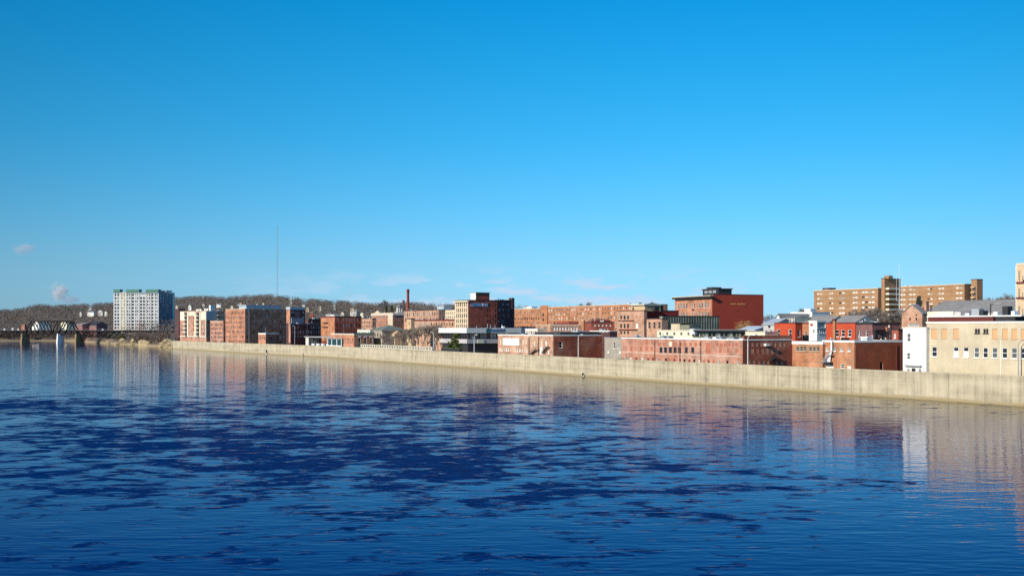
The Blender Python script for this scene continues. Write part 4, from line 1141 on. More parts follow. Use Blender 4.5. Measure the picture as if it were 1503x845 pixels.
b.block("penthouse_top", T_DARK, u2, u3, 6, 10, b.z(422.8) + .003, b.z(419.6))
for t in (.12, .38, .64): b.block("penthouse_window", METAL_G, ua + (ub - ua) * t, ua + (ub - ua) * (t + .2), 2.9, 2.997, b.z(429.5), b.z(425.4))
GOLD = surf("gold_lettering", (0.75, 0.42, 0.14), .6, .05)
m = MB(); rs = random.Random(3)
def gold_word(xa, xb, n):
    for i in range(n):
        t0 = b.u_s(xa + (xb - xa) * i / n); t1 = b.u_s(xa + (xb - xa) * (i + .72) / n)
        zb0, zt0 = b.z(446.6), b.z(444.8); k = i % 4
        y0, y1 = -fw + t0, -fw + t1; q = (y1 - y0) * .3; X0, X1 = fl + .083, fl + .16
        m.box(X0, X1, y0, y0 + q, zb0, zt0)
        if k != 3: m.box(X0, X1, y0 + q, y1, zt0 - .22 if k < 2 else zb0, zt0 if k < 2 else zb0 + .22)
        if k in (0, 2): m.box(X0, X1, y1 - q, y1, zb0 + .23, zt0 - .23)
gold_word(1072.5, 1080.2, 5); gold_word(1082.2, 1094.4, 8)
m.build("gold_lettering", GOLD, b.root)
b.block("bracket_emblem", T_DARK, b.u_f(1016), b.u_f(1018.6), -.25, -.004, b.z(454.4), b.z(452.4))

b = Bld("brick_block", "pink brick block with a cream rooftop room and two thin dark cornices", 905.5, 945.4, 949.6, 385, 456.2, B_PEACH, coping=T_BROWN)
for a in (910.4, 915.4, 920.6): b.win('f', a, a + 2.6, 463, 468.4, 'dark'); b.win('f', a, a + 2.6, 475, 481.4, 'dark'); b.win('f', a, a + 2.6, 486, 490, 'dark')
for a in (928, 933.2, 938.6): b.win('f', a, a + 2.6, 462.6, 467.6, BI2)
b.win('f', 933, 936.6, 474.6, 481.6, 'white'); b.win('f', 938.5, 941.5, 475, 481, BI2); 
b.build(); b.slab("dark_cornice", 'f', 908, 931, 469.8, 470.7, .5, T_DKRED); b.slab("dark_cornice", 'f', 909, 936, 483, 484.4, .5, T_DKRED)
b.block("rooftop_room", P_TAN, b.u_f(919.5), b.u_f(939.5), 2, 9, b.H, b.z(448)); b.block("rooftop_room_roof", R_GREEN, b.u_f(918.6), b.u_f(940.2), 1.5, 9.5, b.z(448) + .002, b.z(447)); b.block("rooftop_room_roof", P_OFFWHITE, b.u_f(919), b.u_f(939.5), 1.8, 9.2, b.z(447) + .003, b.z(445.6))
b.block("rooftop_door", T_BROWN, b.u_f(921.5), b.u_f(924), 1.93, 1.997, b.H, b.z(450)); b.block("rooftop_vent", METAL_K, b.u_f(924), b.u_f(925.6), 4, 5, b.z(445.6) + .002, b.z(443.4)); b.block("flue", T_DARK, b.u_f(941), b.u_f(944), 5, 7, b.H, b.z(449.5))
b = Bld("brick_block", "deep red windowless wall with a square lantern cupola and pointed roof on top", 944.4, 950, 996, 398, 456.4, B_DEEP, coping=T_DARK, rot=-3)
b.build()
u_ = b.u_s(965); v_ = b.u_s(973.4)
b.block("cupola", P_OFFWHITE, b.L - 6.2, b.L - 2, u_ - 1.4, v_ - .5, b.H, b.z(446.4)); b.block("cupola_side", B_DARK, b.L - 1.998, b.L - 1.9, u_ - 1.4, v_ - .5, b.H, b.z(446.4))
m = MB(); x0, x1, y0, y1 = b.L / 2 - 6.7, b.L / 2 - 1.5, -b.W / 2 + u_ - 1.9, -b.W / 2 + v_; z0 = b.z(446.4) + .003; A = ((x0 + x1) / 2, (y0 + y1) / 2, b.z(443.6))
for p, q in (((x0, y0), (x1, y0)), ((x1, y0), (x1, y1)), ((x1, y1), (x0, y1)), ((x0, y1), (x0, y0))): m.face([(*p, z0), (*q, z0), A])
m.tube((A[0], A[1], A[2] - .2), (A[0], A[1], b.z(442)), .2, .12, 6); m.build("cupola_roof", T_DARK, b.root)
for x, y in ((954.8, 447.2), (977.4, 447.2)): 
    uu = b.u_s(x); b.block("chimney", T_DARK, b.L - 3, b.L - 2.2, uu - .35, uu + .35, b.H, b.z(y))
b.block("green_roof", P_TEAL, b.L - 8, b.L - 3.5, 0.5, b.u_s(962), b.H + .31, b.z(452.4))
b = Bld("brick_shop", "small salmon building with three tall windows left of the corrugated siding", 949.2, 971.4, 980, 362, 468.0, B_PEACH, coping=T_DARK, W=2.5)
for a in (951.4, 958.6, 966): b.win('f', a, a + 3.4, 472.4, 482, 'sash_t')
b.build()
b = Bld("corrugated_hall", "long hall clad in dull green grey corrugated siding below the red building", 968, 972.4, 1055.6, 366, 464.4, P_CORR, coping=T_DARK, rot=-2)
b.build()
for i in range(22):
    x = 973.2 + i * 3.75; b.slab("siding_rib", 's', x, x + .5, 465, 492, .12, P_CORR)
b.slab("white_edge", 'f', 970.6, 972.3, 465, 486, .12, T_CREAM)
b = Bld("low_shop", "low cream building with five small windows in front of the corrugated hall", 964.5, 1016.5, 1022, 336, 485.4, P_CREAM2, coping=T_CREAM, W=9)
for i in range(5): b.win('f', 967.2 + i * 10.4, 970.4 + i * 10.4, 487.2 + i * .1, 491.6 + i * .1, 'sash_t')
b.build(); b.block("stair_head", P_CREAM, b.u_f(974), b.u_f(987), 3, 7, b.H, b.z(474)); b.block("lean_to", P_CORR, b.u_f(987.5), b.u_f(1001), 3, 7, b.H, b.z(476.5)); b.block("lean_to_roof", R_DARK, b.u_f(973.5), b.u_f(1002), 2.5, 7.5, b.z(474) + .003, b.z(473.2))
b.block("water_tank", METAL_W, b.L - .2, b.L + 2.2, -1.0, 1.4, b.H - 1.0, b.H + .6)
b = Bld("long_shed", "long dark shed with an overhanging black roof between the cream shop and the lamp", 1013, 1019, 1094, 334, 486.4, P_CORR, coping=None, rot=-32)
b.grid('s', 1021, 1093, 12, [(488.2, 493.4)], .7, ['dark', 'sash_t', 'dark', 'grey_w'])
b.build(); m = MB(); m.box(-b.L / 2 - .3, b.L / 2 + 1.0, -b.W / 2 - .3, b.W / 2 + .3, b.H + .01, b.H + .45); m.build("overhanging_roof", R_DARK, b.root); m = MB(); m.box(-b.L / 2 - .35, b.L / 2 + 1.05, -b.W / 2 - .35, b.W / 2 + .35, b.H + .453, b.H + .62); m.build("roof_edge", T_GREYLINE, b.root)
b = Bld("low_shop", "low cream parapet wall building to the right of the long dark shed", 1094.6, 1123, 1132, 316, 487.6, P_CREAM2, coping=T_CREAM, W=10); b.build(); b.clutter(3)
b = Bld("cottage", "white roofed little building at the foot of the big red flank", 1084, 1108, 1114, 355, 484.6, P_GREYPANEL, coping=None, W=9, roof=R_METAL); b.win('f', 1088, 1091, 486, 489, 'dark'); b.build(roof=False); b.gable(surf("pale_blue_roof", (0.50, 0.56, 0.62), .6, .1), 1.2, 'x', .4)
b = Bld("frame_house", "grey clapboard house with one dark window left of the vermilion shop", 1120.5, 1136.5, 1140, 335, 476.0, P_GREYPANEL, coping=None, W=9); b.win('f', 1127.5, 1130.8, 477.4, 481, 'dark'); b.build(roof=False); b.gable(R_METAL, 1.6, 'x', .4)

b = Bld("red_shop", "vermilion painted shop with tall white windows facing the river", 1137.2, 1167.4, 1177.6, 312, 474.6, P_VERMILION, coping=T_DKRED, near=True, rot=-3)
for a in (1140.2, 1157.4): b.win('f', a, a + 4.6, 483, 494.5, 'sash_w')
b.win('s', 1171.4, 1174.8, 483, 494.5, 'sash_w'); b.build(); b.clutter(3)
b = Bld("orange_shop", "narrow orange brick shop squeezed behind the white porch", 1177.8, 1188, 1192, 322, 474.8, B_ORANGE, coping=T_DKRED, near=True, W=8); b.win('f', 1181, 1184.5, 486, 493, 'sash_w'); b.build()
b = Bld("white_porch", "white boarded porch building with a blue grey glazed end", 1187.4, 1199, 1212.4, 300, 472.2, P_WHITE, coping=T_WHITE, near=True)
b.win('f', 1189, 1193.4, 474.5, 478.5, P_VERMILION); b.win('f', 1192.6, 1195.6, 483.4, 488.4, 'grey_w')
b.grid('s', 1200, 1212, 1, [(473.6, 480.8)], .9, 'grey_w'); b.grid('s', 1200, 1212, 4, [(482.4, 489)], .8, 'grey_w'); b.build(); b.slab("blue_cladding", 's', 1199.4, 1212.2, 481, 482.2, .2, P_BLUEPANEL)
b = Bld("red_shop", "vermilion painted shop with three white windows to the right of the tall chimney", 1212.6, 1255.4, 1258, 306, 474.6, P_VERMILION, coping=T_DKRED, near=True, W=14)
for a, st in ((1226, 'sash_w'), (1234.8, 'sash_w'), (1244.4, 'sash_w')): b.win('f', a, a + 5.4, 483.6, 494, st)
b.build(); b.clutter(3)
b = Bld("chimney_stack", "tall square orange brick chimney stack in front of the vermilion shop", 1222.4, 1225.6, 1227.4, 290, 470.6, B_ORANGE, "chimney", near=True, coping=T_DKRED, cop_h=.5); b.build()
b = Bld("brick_terrace", "mauve brick terrace with two arched windows and a black cornice", 1256.4, 1280.6, 1320, 277, 476.2, B_MAUVE, coping=T_DARK, near=True, cop_h=.6, rot=-4)
for a in (1260.8, 1270.6): b.win('f', a, a + 3.4, 484.6, 493.8, 'sash_w')
b.win('s', 1284, 1290, 486, 496, 'dark'); b.win('s', 1306, 1309, 484, 493, 'grey_w'); b.build(); b.clutter(3)
steps(b, 's', 1292, 1302, 497, 487); b.slab("black_hood", 's', 1281.5, 1296, 483.2, 485.4, 1.0, METAL_K); b.slab("brick_pier", 's', 1299.8, 1303, 480, 502, .4, B_ORANGE); b.slab("white_downpipe", 's', 1304, 1305, 477, 502, .3, T_WHITE)
b = Bld("brick_shop", "small dark red brick shop with a pale door beside the bright white building", 1309, 1318.6, 1324, 262, 484.4, B_RED, coping=T_DARK, near=True, W=8); b.win('f', 1312, 1315, 489, 496, 'blind'); b.build()

# houses behind the vermilion shops
def house(name, label, xl, xc, xr, Y, ye, yr, mat, roof, along='x', wins=(), rot=0.0, group=None, W=None):
    b = Bld(name, label, xl, xc, xr, Y, ye, mat, coping=None, rot=rot, group=group, W=W, cat="house")
    for (f, a, c, y0, y1, st) in wins: b.win(f, a, c, y0, y1, st)
    b.build(roof=False); b.gable(roof, (ye - yr) * Y / F, along, .3)
    return b
house("frame_house", "grey roofed long house behind the white porch", 1178, 1216, 1222, 365, 474.5, 464.2, P_OFFWHITE, R_GREY, wins=[('f', 1184, 1186, 476, 479, 'dark')], W=10)
house("frame_house", "grey roofed house behind the right vermilion shop beside the mauve terrace", 1222.5, 1254, 1259, 350, 474, 463.4, P_OFFWHITE, R_GREY, W=11)
house("frame_house", "cream house with two small windows above the left vermilion shop", 1151.6, 1164.4, 1168, 372, 467.2, 464.6, P_CREAM2, R_GREY, wins=[('f', 1156.6, 1158, 468.6, 471.4, 'dark'), ('f', 1159.4, 1160.8, 468.6, 471.4, 'dark')], W=8)
house("frame_house", "grey roofed house to the right of the small cream house", 1165, 1190, 1194, 380, 472.4, 465.4, P_OFFWHITE, R_GREY, W=9)
house("white_chapel", "narrow white gabled chapel end between the grey house and the cream house", 1138.4, 1146.4, 1150, 380, 468.4, 461.0, P_WHITE, R_GREY, 'y', W=14)
house("frame_house", "pale blue roofed house under the edge of the big red flank", 1121, 1134, 1139, 390, 471.6, 466.8, P_WHITE, surf("blue_shingle", (0.16, 0.26, 0.36), .7, .1), W=8)
b = Bld("white_house", "flat roofed white house on the rise left of the brown apartments", 1160, 1192, 1198, 520, 458.4, P_WHITE, coping=T_WHITE, W=12); b.grid('f', 1162, 1190, 6, [(460.5, 463), (466, 468.4)], .35, 'dark'); b.build(); b.block("roof_room", P_WHITE, b.L * .45, b.L * .72, 3, 7, b.H, b.H + 1.9)

# orange mills in the middle distance
b = Bld("brick_mill", "very long orange brick mill with five rows of windows on the skyline", 793.2, 938, 946, 560, 446.6, B_ORANGE, coping=T_CREAM, W=18, rot=-.5)
b.grid('f', 797, 936, 34, [(449.8 + 7.0 * i, 453.2 + 7.0 * i) for i in range(3)], .42, ['sash_t', 'blind_d', 'sash_t', 'blind'])
b.grid('f', 797, 936, 26, [(470.8 + 7.0 * i, 474.2 + 7.0 * i) for i in range(2)], .35, ['sash_t', 'blind_d', 'dark'])
b.build(); b.clutter(9); b.slab("stair_bay", 'f', 794, 804, 448.2, 486, .5, B_ORANGE)
for y in (460, 467): b.slab("dark_opening", 'f', 797.6, 799.6, y, y + 4, .56, T_DARK)
b = Bld("brick_mill", "lower orange mill with dark windows between the dark tower and the long mill", 748, 793, 797, 668, 453.0, B_ORANGE, coping=T_CREAM, W=16)
b.grid('f', 755, 792, 14, [(456.4, 459), (460.4, 463.2), (472, 475)], .38, ['sash_t', 'blind_d']); b.grid('f', 755, 792, 14, [(465.6, 469)], .5, ['dark', 'dark', 'sash_t']); b.grid('f', 755, 776, 6, [(478.5, 483)], .6, 'dark')
b.build(); b.clutter(4); b.block("roof_plant", P_WHITE, b.L * .4, b.L * .55, 4, 8, b.H, b.H + 1.8)
b = Bld("low_shop", "pale pinkish shop with a peaked parapet behind the billboard warehouse", 786, 808, 862, 425, 477.4, B_PEACH, coping=T_CREAM, rot=-20)
b.grid('s', 811, 848, 9, [(480, 485)], .72, ['blind', 'white']); b.build(); b.slab("sunlit_lintel", 's', 810, 850, 478.6, 479.4, .2, T_CREAM); b.clutter(5)
b.block("roof_room", B_RED, b.L * .1, b.L * .9, b.W * .55, b.W * .8, b.H, b.H + 1.6)
b = Bld("chimney_stack", "square orange brick chimney stack rising behind the rust red flank", 854, 856.6, 858.6, 395, 470.6, B_ORANGE, "chimney", coping=T_CREAM); b.build()
b = Bld("brick_shop", "low dark brown building with pale roof units left of the pink brick block", 858.5, 868, 901, 410, 473.2, B_RED, coping=T_DARK, rot=-24)
b.grid('s', 870, 898, 5, [(476, 479)], .5, ['blind', 'dark']); b.build(); b.clutter(6)
b.block("roof_room", B_DEEP, b.L * .1, b.L * .8, 1, b.W * .9, b.H, b.H + .9)
b = Bld("low_shop", "white roofed low building just behind the rust red flank and stucco building", 866, 895, 900, 365, 486.4, B_DARK, coping=T_WHITE, W=3, roof=R_LIGHT); b.grid('f', 868, 893, 5, [(487, 489.4)], .6, 'dark'); b.build(); b.clutter(3)
b = Bld("low_shop", "pink and white low building right of the bank's dark service block", 771, 789, 800, 430, 483.2, P_OFFWHITE, coping=T_WHITE, W=10); b.grid('f', 772, 788, 5, [(486, 489)], .6, ['dark', B_PINK]); b.build(); b.clutter(2)

# ------------------------------------------------------------------ white high-rise on the far bank
def highrise():
    Yc = 1160
    b = Bld("apartment_tower", "white high rise tower with green caps standing on the far bank", 166.6, 232.8, 256, Yc, 429, surf('white_tower_panel', (0.62, 0.61, 0.60), .8, .1, .3, .2), ex=Vector((1.0, -0.13)), base=4.0, mat_s=surf('shade_blue_panel', (0.13, 0.19, 0.26), .7, .1), coping=T_GREYLINE, cop_h=.4)  # flank panels tinted blue: the side's shade is put into their colour
    rows = [(430.8 + 4.86 * i, 433.9 + 4.86 * i) for i in range(11)]
    b.grid('f', 167.4, 175.6, 2, rows, .66, ['dark', 'dark', 'grey_w']); b.grid('f', 186, 191.4, 2, rows, .66, ['dark', 'dark', 'grey_w']); b.grid('f', 192.6, 197.2, 1, rows, .72, 'dark')
    b.grid('f', 198.0, 203.6, 2, rows, .66, ['dark', 'dark', 'grey_w']); b.grid('f', 205.2, 213.4, 2, rows[1:], .7, 'dark'); b.grid('f', 215, 220.8, 2, rows, .66, ['dark', 'dark', 'grey_w'])
    b.grid('f', 221.6, 226, 1, rows, .6, 'dark'); b.grid('f', 226.8, 231.8, 2, rows, .66, ['dark', 'dark', 'grey_w'])
    b.grid('f', 177.6, 184, 2, rows, .32, ['blind', 'dark'])
    b.grid('s', 234, 242, 2, rows, .4, ['grey_w', 'dark']); b.grid('s', 244, 252, 2, rows, .4, ['grey_w', 'dark'])
    b.build()
    for a, c in ((166.8, 176.2), (185.4, 204.4), (214.2, 232.6)):
        b.slab("green_cap", 'f', a, c, 424.6, 428.6, .5, P_TEAL, back=-6.0)
        b.slab("green_fascia", 'f', a, c, 428.8, 429.8, .45, P_TEAL)
    u0, u1 = b.u_f(176.6), b.u_f(185.2)
    c1, c2 = b.u_f(179.6), b.u_f(182.0)
    for (p, q) in ((u0, u0 + .9), (u1 - .9, u1), ((u0 + u1) / 2 - .8, (u0 + u1) / 2 + .8)):
        m = MB(); m.box(-b.L / 2 + p, -b.L / 2 + q, -b.W / 2 - .3, -b.W / 2 - .003, 0, b.H - .1); m.build("cream_pier", P_CREAM2, b.root)
    for i in range(11):
        y = 434.6 + 4.86 * i
        b.slab("cream_spandrel", 'f', 176.7, 185.1, y, y + 1.2, .25, P_CREAM2)
    for x in (204.6, 213.8, 191.9, 221.2): b.slab("pier", 'f', x - .2, x + .35, 429.9, 486, .4, P_OFFWHITE)
    for a, c in ((233.4, 242), (244, 252.4)):
        b.slab("blue_cap", 's', a, c, 426.4, 428.8, .2, P_BLUEPANEL, back=-5)
    b.slab("white_edge", 's', 253.2, 255.9, 429.5, 486, .5, P_WHITE); b.slab("corner_pier", 's', 242.3, 243.7, 429.5, 486, .4, P_BLUEPANEL)
    b.slab("top_recess", 'f', 205, 213.6, 428.6, 432, .1, P_BLUEPANEL)
highrise()
b = Bld("warehouse", "dark blue roofed block between the white high rise and the cream apartments", 256.8, 263, 272, 860, 453.5, B_DARK, coping=T_DARK, rot=-5); b.grid('s', 264, 271, 2, [(457, 460), (463, 466)], .4, 'dark'); b.build()
b = Bld("boarding_house", "dark roofed riverside house just beyond the truss bridge", 127, 141.5, 145, 1130, 476.6, B_MAUVE, coping=None, W=11); b.grid('f', 128, 141, 4, [(478, 480.5)], .4, 'grey_w'); b.build(roof=False); b.gable(T_DARK, 3.2, 'x', .6)
b = Bld("brick_mill", "low mauve walled shed at the right end of the bridge trusses", 111, 121, 124, 1150, 476.0, B_MAUVE, coping=None, W=14); b.build(roof=False); b.gable(R_GREY, 1.6, 'x', .3)

b = Bld("boat_shed", "white riverside shed seen through the left half of the bridge truss", 47, 57, 61, 1260, 473.5, P_WHITE, coping=None, W=12); b.grid('f', 48, 56, 2, [(476, 479)], .4, 'dark'); b.build(roof=False); b.gable(R_GREEN, 2.2, 'y', .4)
b = Bld("boat_shed", "cream riverside shed seen through the right half of the bridge truss", 89, 98, 101, 1260, 474.0, P_CREAM2, coping=None, W=12); b.grid('f', 90, 97, 2, [(476.5, 479)], .4, 'dark'); b.build(roof=False); b.gable(R_BROWN_ROOF, 2.2, 'y', .4)
PIER = surf("pier_stone", (0.25, 0.165, 0.08), .95, .3, .6, .4)
# ------------------------------------------------------------------ railway bridge
BY = 1060.0
def railway_bridge():
    x0, x1 = kx(-260) * BY, kx(262) * BY
    zd = zat(484.4, BY)
    root = empty("railway_bridge", (kx(78) * BY, BY, 0)); tag(root, "dark steel railway truss bridge on stone piers crossing the far river", "bridge")
    ox = root.location.x
    def X(px): return kx(px) * BY - ox
    d = MB(); d.box(x0 - ox, x1 - ox, -3.2, 3.2, zd - 1.0, zd); d.build("deck", STEEL_RUST, root)
    d = MB()
    for y in (-3.3, 3.3): d.box(x0 - ox, x1 - ox, y - .05, y + .05, zd + .5, zd + .62)
    d.build("handrail", METAL_G, root)
    def truss(name, a, c, zb, zt, n, inclined):
        t = MB()
        for y in (-3.4, 3.4):
            P = lambda i, z: (X(a + (c - a) * i / n), y, z)
            t.bar(P(1 if inclined else 0, zt), P(n - 1 if inclined else n, zt), .85); t.bar(P(0, zb), P(n, zb), .8)
            for i in range(n):
                if inclined and i == 0: t.bar(P(0, zb), P(1, zt), .9)
                elif inclined and i == n - 1: t.bar(P(n - 1, zt), P(n, zb), .9)
                elif i < n / 2: t.bar(P(i, zt), P(i + 1, zb), .75)
                else: t.bar(P(i, zb), P(i + 1, zt), .75)
                if i > 0 or not inclined: t.bar(P(i, zb), P(i, zt), .42)
        for i in range(1, n): t.bar((X(a + (c - a) * i / n), -3.4, zt), (X(a + (c - a) * i / n), 3.4, zt), .2)
        t.build(name, STEEL_RUST, root)
    truss("through_truss", 38.5, 115.5, zd - 3.6, zat(471.4, BY), 8, True)
    d = MB(); d.box(X(38.5), X(115.5), -3.0, 3.0, zd - 3.4, zd - 1.003); d.build("floor_beams", STEEL_RUST, root)
    truss("deck_truss", 117, 184, zat(494.4, BY), zd - 1.2, 8, False)
    truss("deck_truss", -36, 35, zat(494.2, BY), zd - 1.2, 8, False); truss("deck_truss", -112, -40, zat(494.2, BY), zd - 1.2, 8, False); truss("deck_truss", -188, -116, zat(494.2, BY), zd - 1.2, 8, False)
    d = MB(); d.box(X(184.5), X(261), -2.6, 2.6, zd - 3.2, zd - 1.003); d.build("plate_girder", STEEL_RUST, root)
    def pier(px, ztop, w, mat, mat2):
        p = MB(); xx = X(px)
        def ring(hw, hy, z): return [(xx - hw, -hy, z), (xx, -hy - hw, z), (xx + hw, -hy, z), (xx + hw, hy, z), (xx, hy + hw, z), (xx - hw, hy, z)]
        lo, hi = ring(w * 1.35, 4.6, -2.5), ring(w, 3.8, ztop)
        for i in range(6):
            j = (i + 1) % 6; p.face([lo[i], lo[j], hi[j], hi[i]], 0)
        p.face(hi); p.build("pier", mat, root)
    pier(36.8, zd - 3.7, 2.3, PIER, 0); pier(115.8, zd - 3.7, 2.3, PIER, 0); pier(-38, zd - 7.4, 2.3, PIER, 0); pier(-114, zd - 7.4, 2.3, PIER, 0)
    pier(88.5, zd - 3.45, 1.7, P_WHITE, 0); pier(184, zd - 7.4, 2.0, PIER, 0)
    d = MB(); d.box(X(32.6), X(37.6), -2.2, 2.2, zd + .003, zat(476, BY)); d.build("signal_hut", B_SALMON, root)
    for px, h in ((6, 1.6), (18, 2.2), (26, 1.4), (150, 1.2)):
        d = MB(); d.box(X(px), X(px + 2.4), -1.2, 1.2, zd + .003, zd + h); d.build("equipment_box", METAL_W, root)
    for px in (212, 240):
        d = MB(); d.box(X(px), X(px + 2.2), -2.4, 2.4, -1, zd - 3.203); d.build("trestle_bent", STEEL_RUST, root)
railway_bridge()
p = at(204.6, 1020); root = empty("signal_mast", (p.x, p.y, ground(p.x, p.y) - .5)); tag(root, "rusty red signal mast standing below the high rise by the bridge end", "mast")
m = MB(); m.tube((0, 0, 0), (0, 0, zat(470, 1020) - root.location.z), .45, .3, 8); m.build("pole", B_RUST, root)
m = MB(); m.box(-1.4, 1.4, -.15, .15, zat(478, 1020) - root.location.z, zat(477, 1020) - root.location.z); m.build("signal_arm", B_RUST, root)

# radio mast on the hill
def radio_mast(x, Y, ytop, ybase, w, label, mat, guys=True):
    p = at(x, Y); z = ground(p.x, p.y) - 1; h = zat(ytop, Y) - z
    root = empty("radio_mast", (p.x, p.y, z)); tag(root, label, "radio mast")
    m = MB(); c = [(w * math.cos(t), w * math.sin(t)) for t in (0.3, 2.39, 4.49)]
    for a in c: m.bar((*a, 0), (*a, h), .13)
    n = int(h / 3.5)
    for i in range(n):
        for k in range(3):
            a, d = c[k], c[(k + 1) % 3]; m.bar((*a, h * i / n), (*d, h * (i + 1) / n), .075); m.bar((*a, h * i / n), (*d, h * i / n), .06)
    m.build("lattice", mat, root)
    m = MB(); m.tube((0, 0, h), (0, 0, h + 3), .08, .05, 6); m.build("antenna_tip", METAL_W, root)
    if guys:
        m = MB()
        for f in (.45, .75, .98):
            for k in range(3):
                t = .3 + 2.094 * k; m.bar((0, 0, h * f), (h * .45 * math.cos(t), h * .45 * math.sin(t), 4), .012)
        m.build("guy_wire", METAL_G, root)
radio_mast(406.8, 1500, 330, 436, .75, "very tall thin lattice radio mast on the hilltop", METAL_G)
radio_mast(512, 1500, 426, 440, .7, "short pale radio mast on the ridge left of the smokestack", METAL_W, False)
def antenna(x, Y, y0, y1, z, label):
    p = at(x, Y); root = empty("roof_antenna", (p.x, p.y, z)); tag(root, label, "antenna"); h = zat(y0, Y) - z
    m = MB(); m.tube((0, 0, 0), (0, 0, h * .55), .3, .2, 8); m.tube((0, 0, h * .55), (0, 0, h), .14, .08, 6); m.build("pole", METAL_W, root)
    m = MB()
    for dx in (-1.4, 1.4): m.bar((0, 0, h * .55), (dx, 0, h * .55), .08); m.tube((dx, 0, h * .55), (dx, 0, h * .9), .07, .05, 6)
    m.build("whip", METAL_W, root)
pz = ground(*at(1320, 530)) - 1
antenna(1320, 530, 387.5, 425, pz, "slender white antenna mast with whips in front of the brown apartments")

# ------------------------------------------------------------------ houses on the wooded hills
rs = random.Random(11)
def hill_house(x, y, wpx, Y, wall, roofm, label, along='x', rise=.28):
    p = at(x, Y)
    ye = y
    b = Bld("hillside_house", label, x - wpx / 2, x + wpx / 2 * .55, x + wpx / 2, Y, ye, wall, coping=None, ex=Vector((1.0, rs.uniform(-.7, -.3))), group="houses on the wooded hill", cat="house")
    b.base_z = 0
    hh = wpx * .55
    b.grid('f', x - wpx / 2 + .6, x + wpx / 2 * .5, max(2, int(wpx / 2.6)), [(ye + 1.2, ye + 2.6)] + ([(ye + 4.2, ye + 5.6)] if wpx > 7 else []), .4, ['dark', 'grey_w'])
    b.build(roof=False); b.gable(roofm, b.W * rise if along == 'x' else b.L * rise, along, .3)
R_BROWN = surf("brown_shingle_roof", (0.16, 0.11, 0.085), .9, .2); R_BLUE = surf("slate_blue_roof", (0.20, 0.24, 0.30), .8, .15)
HH = [  # x, eave y, width, wall, roof, along, label
 (119, 459.0, 4, P_WHITE, R_GREY, 'y', "narrow white house leftmost on the wooded hill"),
 (134, 458.0, 13, P_WHITE, R_BLUE, 'x', "long white house with slate blue roof left of the high rise"),
 (148, 457.0, 9, P_WHITE, R_GREY, 'y', "white house touching the right end of the long blue roofed one"),
 (156, 458.0, 5, P_CREAM2, R_BROWN, 'y', "small cream house close to the high rise's left edge"),
 (133, 450.5, 6, P_OFFWHITE, R_GREY, 'x', "pale house highest on the left hill"),
 (260, 448.5, 5, P_OFFWHITE, R_GREY, 'y', "little off white house right behind the high rise"),
 (279, 449.0, 7, P_WHITE, R_BROWN, 'y', "white house behind the left part of the cream apartments"),
 (299, 446.5, 5, P_OFFWHITE, T_DARK, 'y', "tall narrow pale house under a black roof above the cream apartments"),
 (322, 446.5, 10, P_WHITE, R_BLUE, 'x', "wide white house with blue roof above the gap of the mills"),
 (309, 452.0, 6, P_WHITE, R_GREY, 'x', "bright white block low behind the cream apartments"),
 (341, 449.0, 5, P_CREAM2, R_BROWN, 'y', "cream house above the salmon mill's sunlit face"),
 (353, 444.0, 6, P_TAN, R_BROWN, 'x', "tan house above the corner of the salmon mill"),
 (364, 447.5, 4, P_OFFWHITE, R_BROWN, 'y', "small pale house above the silver penthouse's left end"),
 (378, 446.5, 6, P_WHITE, R_GREY, 'y', "white gabled house left of the tall radio mast"),
 (387, 444.5, 4, P_OFFWHITE, R_BROWN, 'x', "off white house nearest the foot of the radio mast"),
 (427, 439.5, 5, P_WHITE, T_WHITE, 'y', "shining white box house right of the radio mast"),
 (452, 452.0, 8, P_TAN, R_BROWN, 'y', "tan house with its gable beside the dark mill wing"),
 (458, 459.0, 6, P_VERMILION, R_GREY, 'x', "reddish house low beside the dark mill wing"),
 (446, 447.5, 6, P_OFFWHITE, R_GREY, 'x', "pale house on the ridge above the dark mill wing's right end"),
 (470, 450, 5, P_CREAM2, R_GREY, 'y', "cream house on the ridge above the dark warehouse"),
 (491, 447, 5, P_WHITE, R_GREY, 'x', "white house on the ridge left of the short mast"),
 (483, 461.0, 12, P_WHITE, R_GREY, 'x', "long white house peeping over the orange faced mill"),
 (503, 459.5, 8, P_OFFWHITE, R_BROWN, 'y', "pale house with brown roof over the dark red mill"),
 (520, 457.0, 14, P_OFFWHITE, R_GREY, 'x', "wide pale house over the right end of the dark red mill"),
 (532, 460.0, 7, P_CREAM2, R_GREY, 'y', "cream gabled house left of the town hall gable"),
 (518, 452.5, 8, P_TAN, R_BROWN, 'x', "tan house half hidden in the trees below the short mast"),
 (567, 456.5, 8, P_WHITE, R_GREY, 'y', "white gabled house behind the town hall roof"),
 (641, 450.5, 9, P_WHITE, R_METAL, 'x', "white house right of the smokestack over the peach mill"),
 (626, 452.0, 6, P_TAN, R_GREY, 'x', "tan house midway between smokestack and cream block"),
 (772, 450.0, 6, P_WHITE, R_GREY, 'x', "white rooftop house over the lower orange mill"),
 (1146, 462, 7, P_OFFWHITE, R_GREY, 'y', "pale house on the rise behind the white chapel"),
 (1466, 452.6, 5, P_WHITE, R_GREY, 'y', "white house peeping over the long grey roof"),
]
for n_h, (x, y, wp, wm, rm, al, lab) in enumerate(HH):
    if x < 760 and x > 200: wp *= .85
    Yh = lerp_tab(RIDGE, x) * (.92 if y < 446 else .8)
    # distance at which the hillside meets the house's foot
    best = None
    for i in range(60):
        Y = shore(x) + 120 + (lerp_tab(RIDGE, x) - shore(x) - 120) * i / 59
        e = abs(zat(y, Y) - 6.0 - ground_xY(x, Y))
        if best is None or e < best[0]: best = (e, Y)
    hill_house(x, y, wp, best[1], wm, rm, lab, al)

